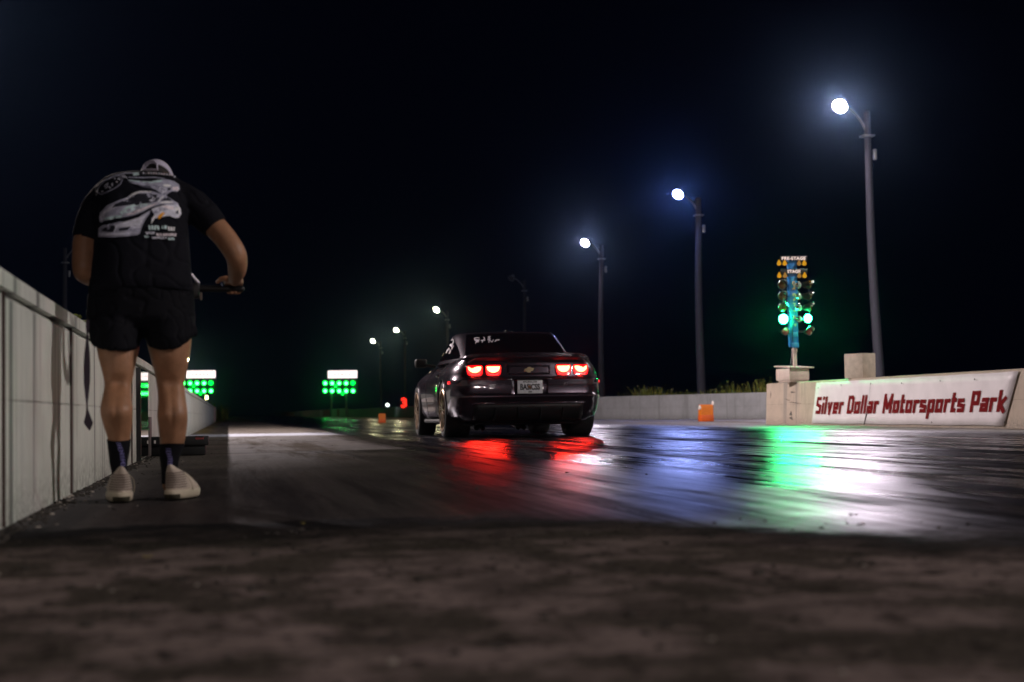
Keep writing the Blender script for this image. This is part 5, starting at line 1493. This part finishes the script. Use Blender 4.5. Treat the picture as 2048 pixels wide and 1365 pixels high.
def glyphs(path, w_, k):
    out = []; rr2 = random.Random(k)
    n = len(path) - 1
    for i in range(n):
        (x0, y0), (x1, y1) = path[i], path[i + 1]
        for j in range(2):
            a = j / 2 + .06; b = j / 2 + .42
            ax, ay = x0 + (x1 - x0) * a, y0 + (y1 - y0) * a; bx, by = x0 + (x1 - x0) * b, y0 + (y1 - y0) * b
            t = rr2.randrange(4); h = w_ / 2
            if t == 0: out.append([(ax + h, ay), (ax - h, ay + .5), (bx - h, by), (bx + h, by - .3)])
            elif t == 1: out.append([(ax - h, ay), (ax + h, ay + .3), (bx + h, by), (bx - h, by)])
            elif t == 2: out += [[(ax - h, ay), (bx - h, by), (bx + h, by), (ax + h, ay), (ax - h, ay)]]
            else: out += [[(ax - h, ay), (ax + h, ay)], [((ax + bx) / 2, ay), ((ax + bx) / 2, by)], [(bx - h, by), (bx + h, by)]]
    return out
sock(LEGL, 879, "sock", glyphs([(221 + 15, 886), (240, 896), (244, 908), (245.5, 920), (246, 932)], 8, 3), .006)
sock(LEGR, 889, "sock", glyphs([(336, 897), (338, 908), (340, 918), (340, 928), (339, 938)], 9, 8), -.004)
def shoe(heel, yaw, name, roll=0.0):
    rot = Matrix.Rotation(R(yaw), 3, 'Z')
    def outline(yb, yf, w_, n=36, e=2.5):
        out = []
        for k in range(n):
            a = 2 * math.pi * k / n; ca, sa = math.cos(a), math.sin(a)
            yy = (yb + yf) / 2 + (yf - yb) / 2 * math.copysign(abs(sa) ** (2 / e), sa); t = (yy - yb) / (yf - yb + 1e-6)
            ww = w_ * (.86 + .20 * math.sin(min(1, t * 1.35) * math.pi * .5) - .10 * max(0, t - .75) / .25)
            if t > .35 and t < .6: ww *= .95
            out.append((math.copysign(abs(ca) ** (2 / e), ca) * ww, yy))
        return out
    def rings(tab):
        rr_ = []
        for z, yb, yf, w_ in tab:
            rr_.append([rot @ Vector((x, y, z + (.012 * max(0, (y - .2) / .09) ** 2 if z < .045 else 0) + (.010 * max(0, (.035 - y) / .04) if z < .01 else 0))) + heel for x, y in outline(yb, yf, w_)])
        return rr_
    mb = MB(); mb.loft(rings([(.038, .004, .275, .0435), (.050, .006, .265, .0450), (.062, .008, .238, .0430), (.075, .009, .200, .0400), (.088, .007, .160, .0360), (.100, .002, .125, .0320), (.110, -.004, .090, .0250), (.120, -.008, .050, .0180), (.130, -.011, .020, .0110), (.136, -.012, .006, .0050)]))
    up = mb.build(name, m_shoe, person, smooth=80)
    mb = MB(); mb.loft(rings([(.006, .010, .272, .0420), (.012, -.004, .284, .0470), (.024, -.009, .288, .0490), (.034, -.006, .286, .0480), (.040, .0, .280, .0450)])); mb.build("midsole", m_sole, up, smooth=70)
    mb = MB(); mb.loft(rings([(.001, .016, .262, .0380), (.007, .010, .272, .0425)])); mb.build("outsole", m_outsole, up, smooth=70)
    mb = MB()
    for k in range(7):                              # knitted ribs round the heel
        z = .050 + .009 * k; rr_ = outline(.0055 - .0012 * k, .24 - .016 * k, .0452 - .0022 * k, n=60)
        pts = [rot @ Vector((x, y, z - .04 * y)) + heel for x, y in rr_ if y < .09]
        pts.sort(key=lambda p: 0)
        half = [rot @ Vector((x, y, z + .03 * y)) + heel for x, y in sorted([q for q in rr_ if q[1] < .075], key=lambda q: math.atan2(q[0], -(q[1] - .08)))]
        mb.tube(half, .0020, seg=5)
    mb.build_each("heel_rib", m_rib, up, smooth=60)
    mb = MB(); g3 = []
    for z, yb, yf, w_ in ((.004, .009, .27, .043), (.012, -.006, .286, .0483), (.021, -.0095, .29, .0500), (.025, -.0105, .29, .0500)):
        g3.append([rot @ Vector((x, y, z)) + heel for x, y in sorted([q for q in outline(yb, yf, w_, n=72) if q[1] < .035], key=lambda q: math.atan2(q[0], -(q[1] - .08)))])
    n3 = min(len(r) for r in g3); g3 = [r[(len(r) - n3) // 2:(len(r) - n3) // 2 + n3] for r in g3]
    mb.loft(g3, closed=False, caps=False); mb.build("heel_rubber", m_outsole, up, smooth=60)
    mb = MB()
    for k in range(5):
        t = .12 + .022 * k; mb.tube([rot @ Vector(p) + heel for p in ((-.022, t, .100 - .28 * (t - .12) - .0), (0, t + .006, .106 - .30 * (t - .12)), (.022, t, .100 - .28 * (t - .12)))], .0022, seg=5)
    mb.build_each("lace_row", m_sole, up, smooth=60)
    mb = MB(); mb.tube([rot @ Vector(p) + heel for p in ((.03, .06, .105), (.047, .075, .085), (.052, .10, .055), (.05, .12, .035))], .0014, seg=5); mb.build("lace", m_sole, up, smooth=60)
hl = W(243, 1004, 6.03); hr = W(341, 998, 6.17)
shoe(Vector((hl.x, hl.y, 0)), 6, "shoe"); shoe(Vector((hr.x, hr.y, 0)), -16, "shoe")

# ---- the filming rig held in both hands
rigp = W(390, 577, 6.66)
rig = empty("camera_stabiliser", (rigp.x, rigp.y, rigp.z), "black hand held camera stabiliser gripped in the person's right hand", "camera rig")
m_blackp = mat("black_grip", (0.006, 0.006, 0.007), 0.5); m_rod = mat("brushed_rod", (0.55, 0.52, 0.58), 0.3, metal=0.7)
mb = MB(); mb.tube([W(240, BARY, BARZ), W(395, BARY, BARZ), W(483, BARY + 1, BARZ)], .0135, seg=16); mb.build("handle", m_blackp, rig, smooth=60)
mb = MB(); c = W(391, 582, 6.66); mb.bbox(c, (.034, .05, .062), .006); mb.build("motor_block", m_blackp, rig, smooth=40)
mb = MB(); mb.tube([W(372, 536, 6.6), W(386, 553, 6.62), W(397, 566, 6.63)], [.0045, .0045, .0065], seg=10); mb.build("rod", m_rod, rig, smooth=60)
mb = MB(); mb.tube([W(402, 587, 6.62), W(402.3, 599, 6.62)], .0045, seg=10); mb.build("lever", mat("tan_lever", (0.35, 0.27, 0.22), 0.4), rig, smooth=60)
mb = MB(); c = W(320, 568, 6.74); mb.bbox(c, (.13, .05, .09), .01); mb.lathe([(.001, .09), (.028, .09), (.032, .02), (.032, 0)], c, axis='y', seg=20); mb.build("camera_body", m_blackp, rig, smooth=40)
mb = MB(); mb.tube([W(442, 566, 6.63), W(445, 572, 6.63)], .003, seg=6); mb.build("trigger", mat("blue_trigger", (0.08, 0.14, 0.35), 0.3), rig)

# ---- strap hanging beside the left leg
m_strap = mat("dark_purple_webbing", (0.035, 0.018, 0.040), 0.6, var=0.2, vscale=60)
def ribbon(rowsp, Z):
    mb = MB(); rr_ = []
    for py, l, r, dz in rowsp:
        a, b = W(l, py, Z + dz), W(r, py, Z + dz); t = Vector((0, .0015, 0))
        rr_.append([a - t, b - t, b + t, a + t])
    mb.loft(rr_); return mb
mb = ribbon([(640, 172, 178, 0), (655, 171.5, 179, 0), (668, 173, 176.5, .01), (685, 171.5, 177.5, .01), (705, 169, 179.5, .015), (735, 167, 180.5, .02), (765, 167.5, 180, .02), (790, 170, 177.5, .02), (808, 172, 175.5, .015), (818, 172.5, 176, .01), (830, 171, 180, .01), (845, 167.5, 186, .01), (850, 169.5, 185, .01), (861, 178, 180, .01)], 6.08)
o = mb.build("strap", m_strap, smooth=60); tag(o, "dark purple strap with diamond shaped end hanging beside the person's left leg", "strap"); c = W(175, 640, 6.08); origin_to(o, c)
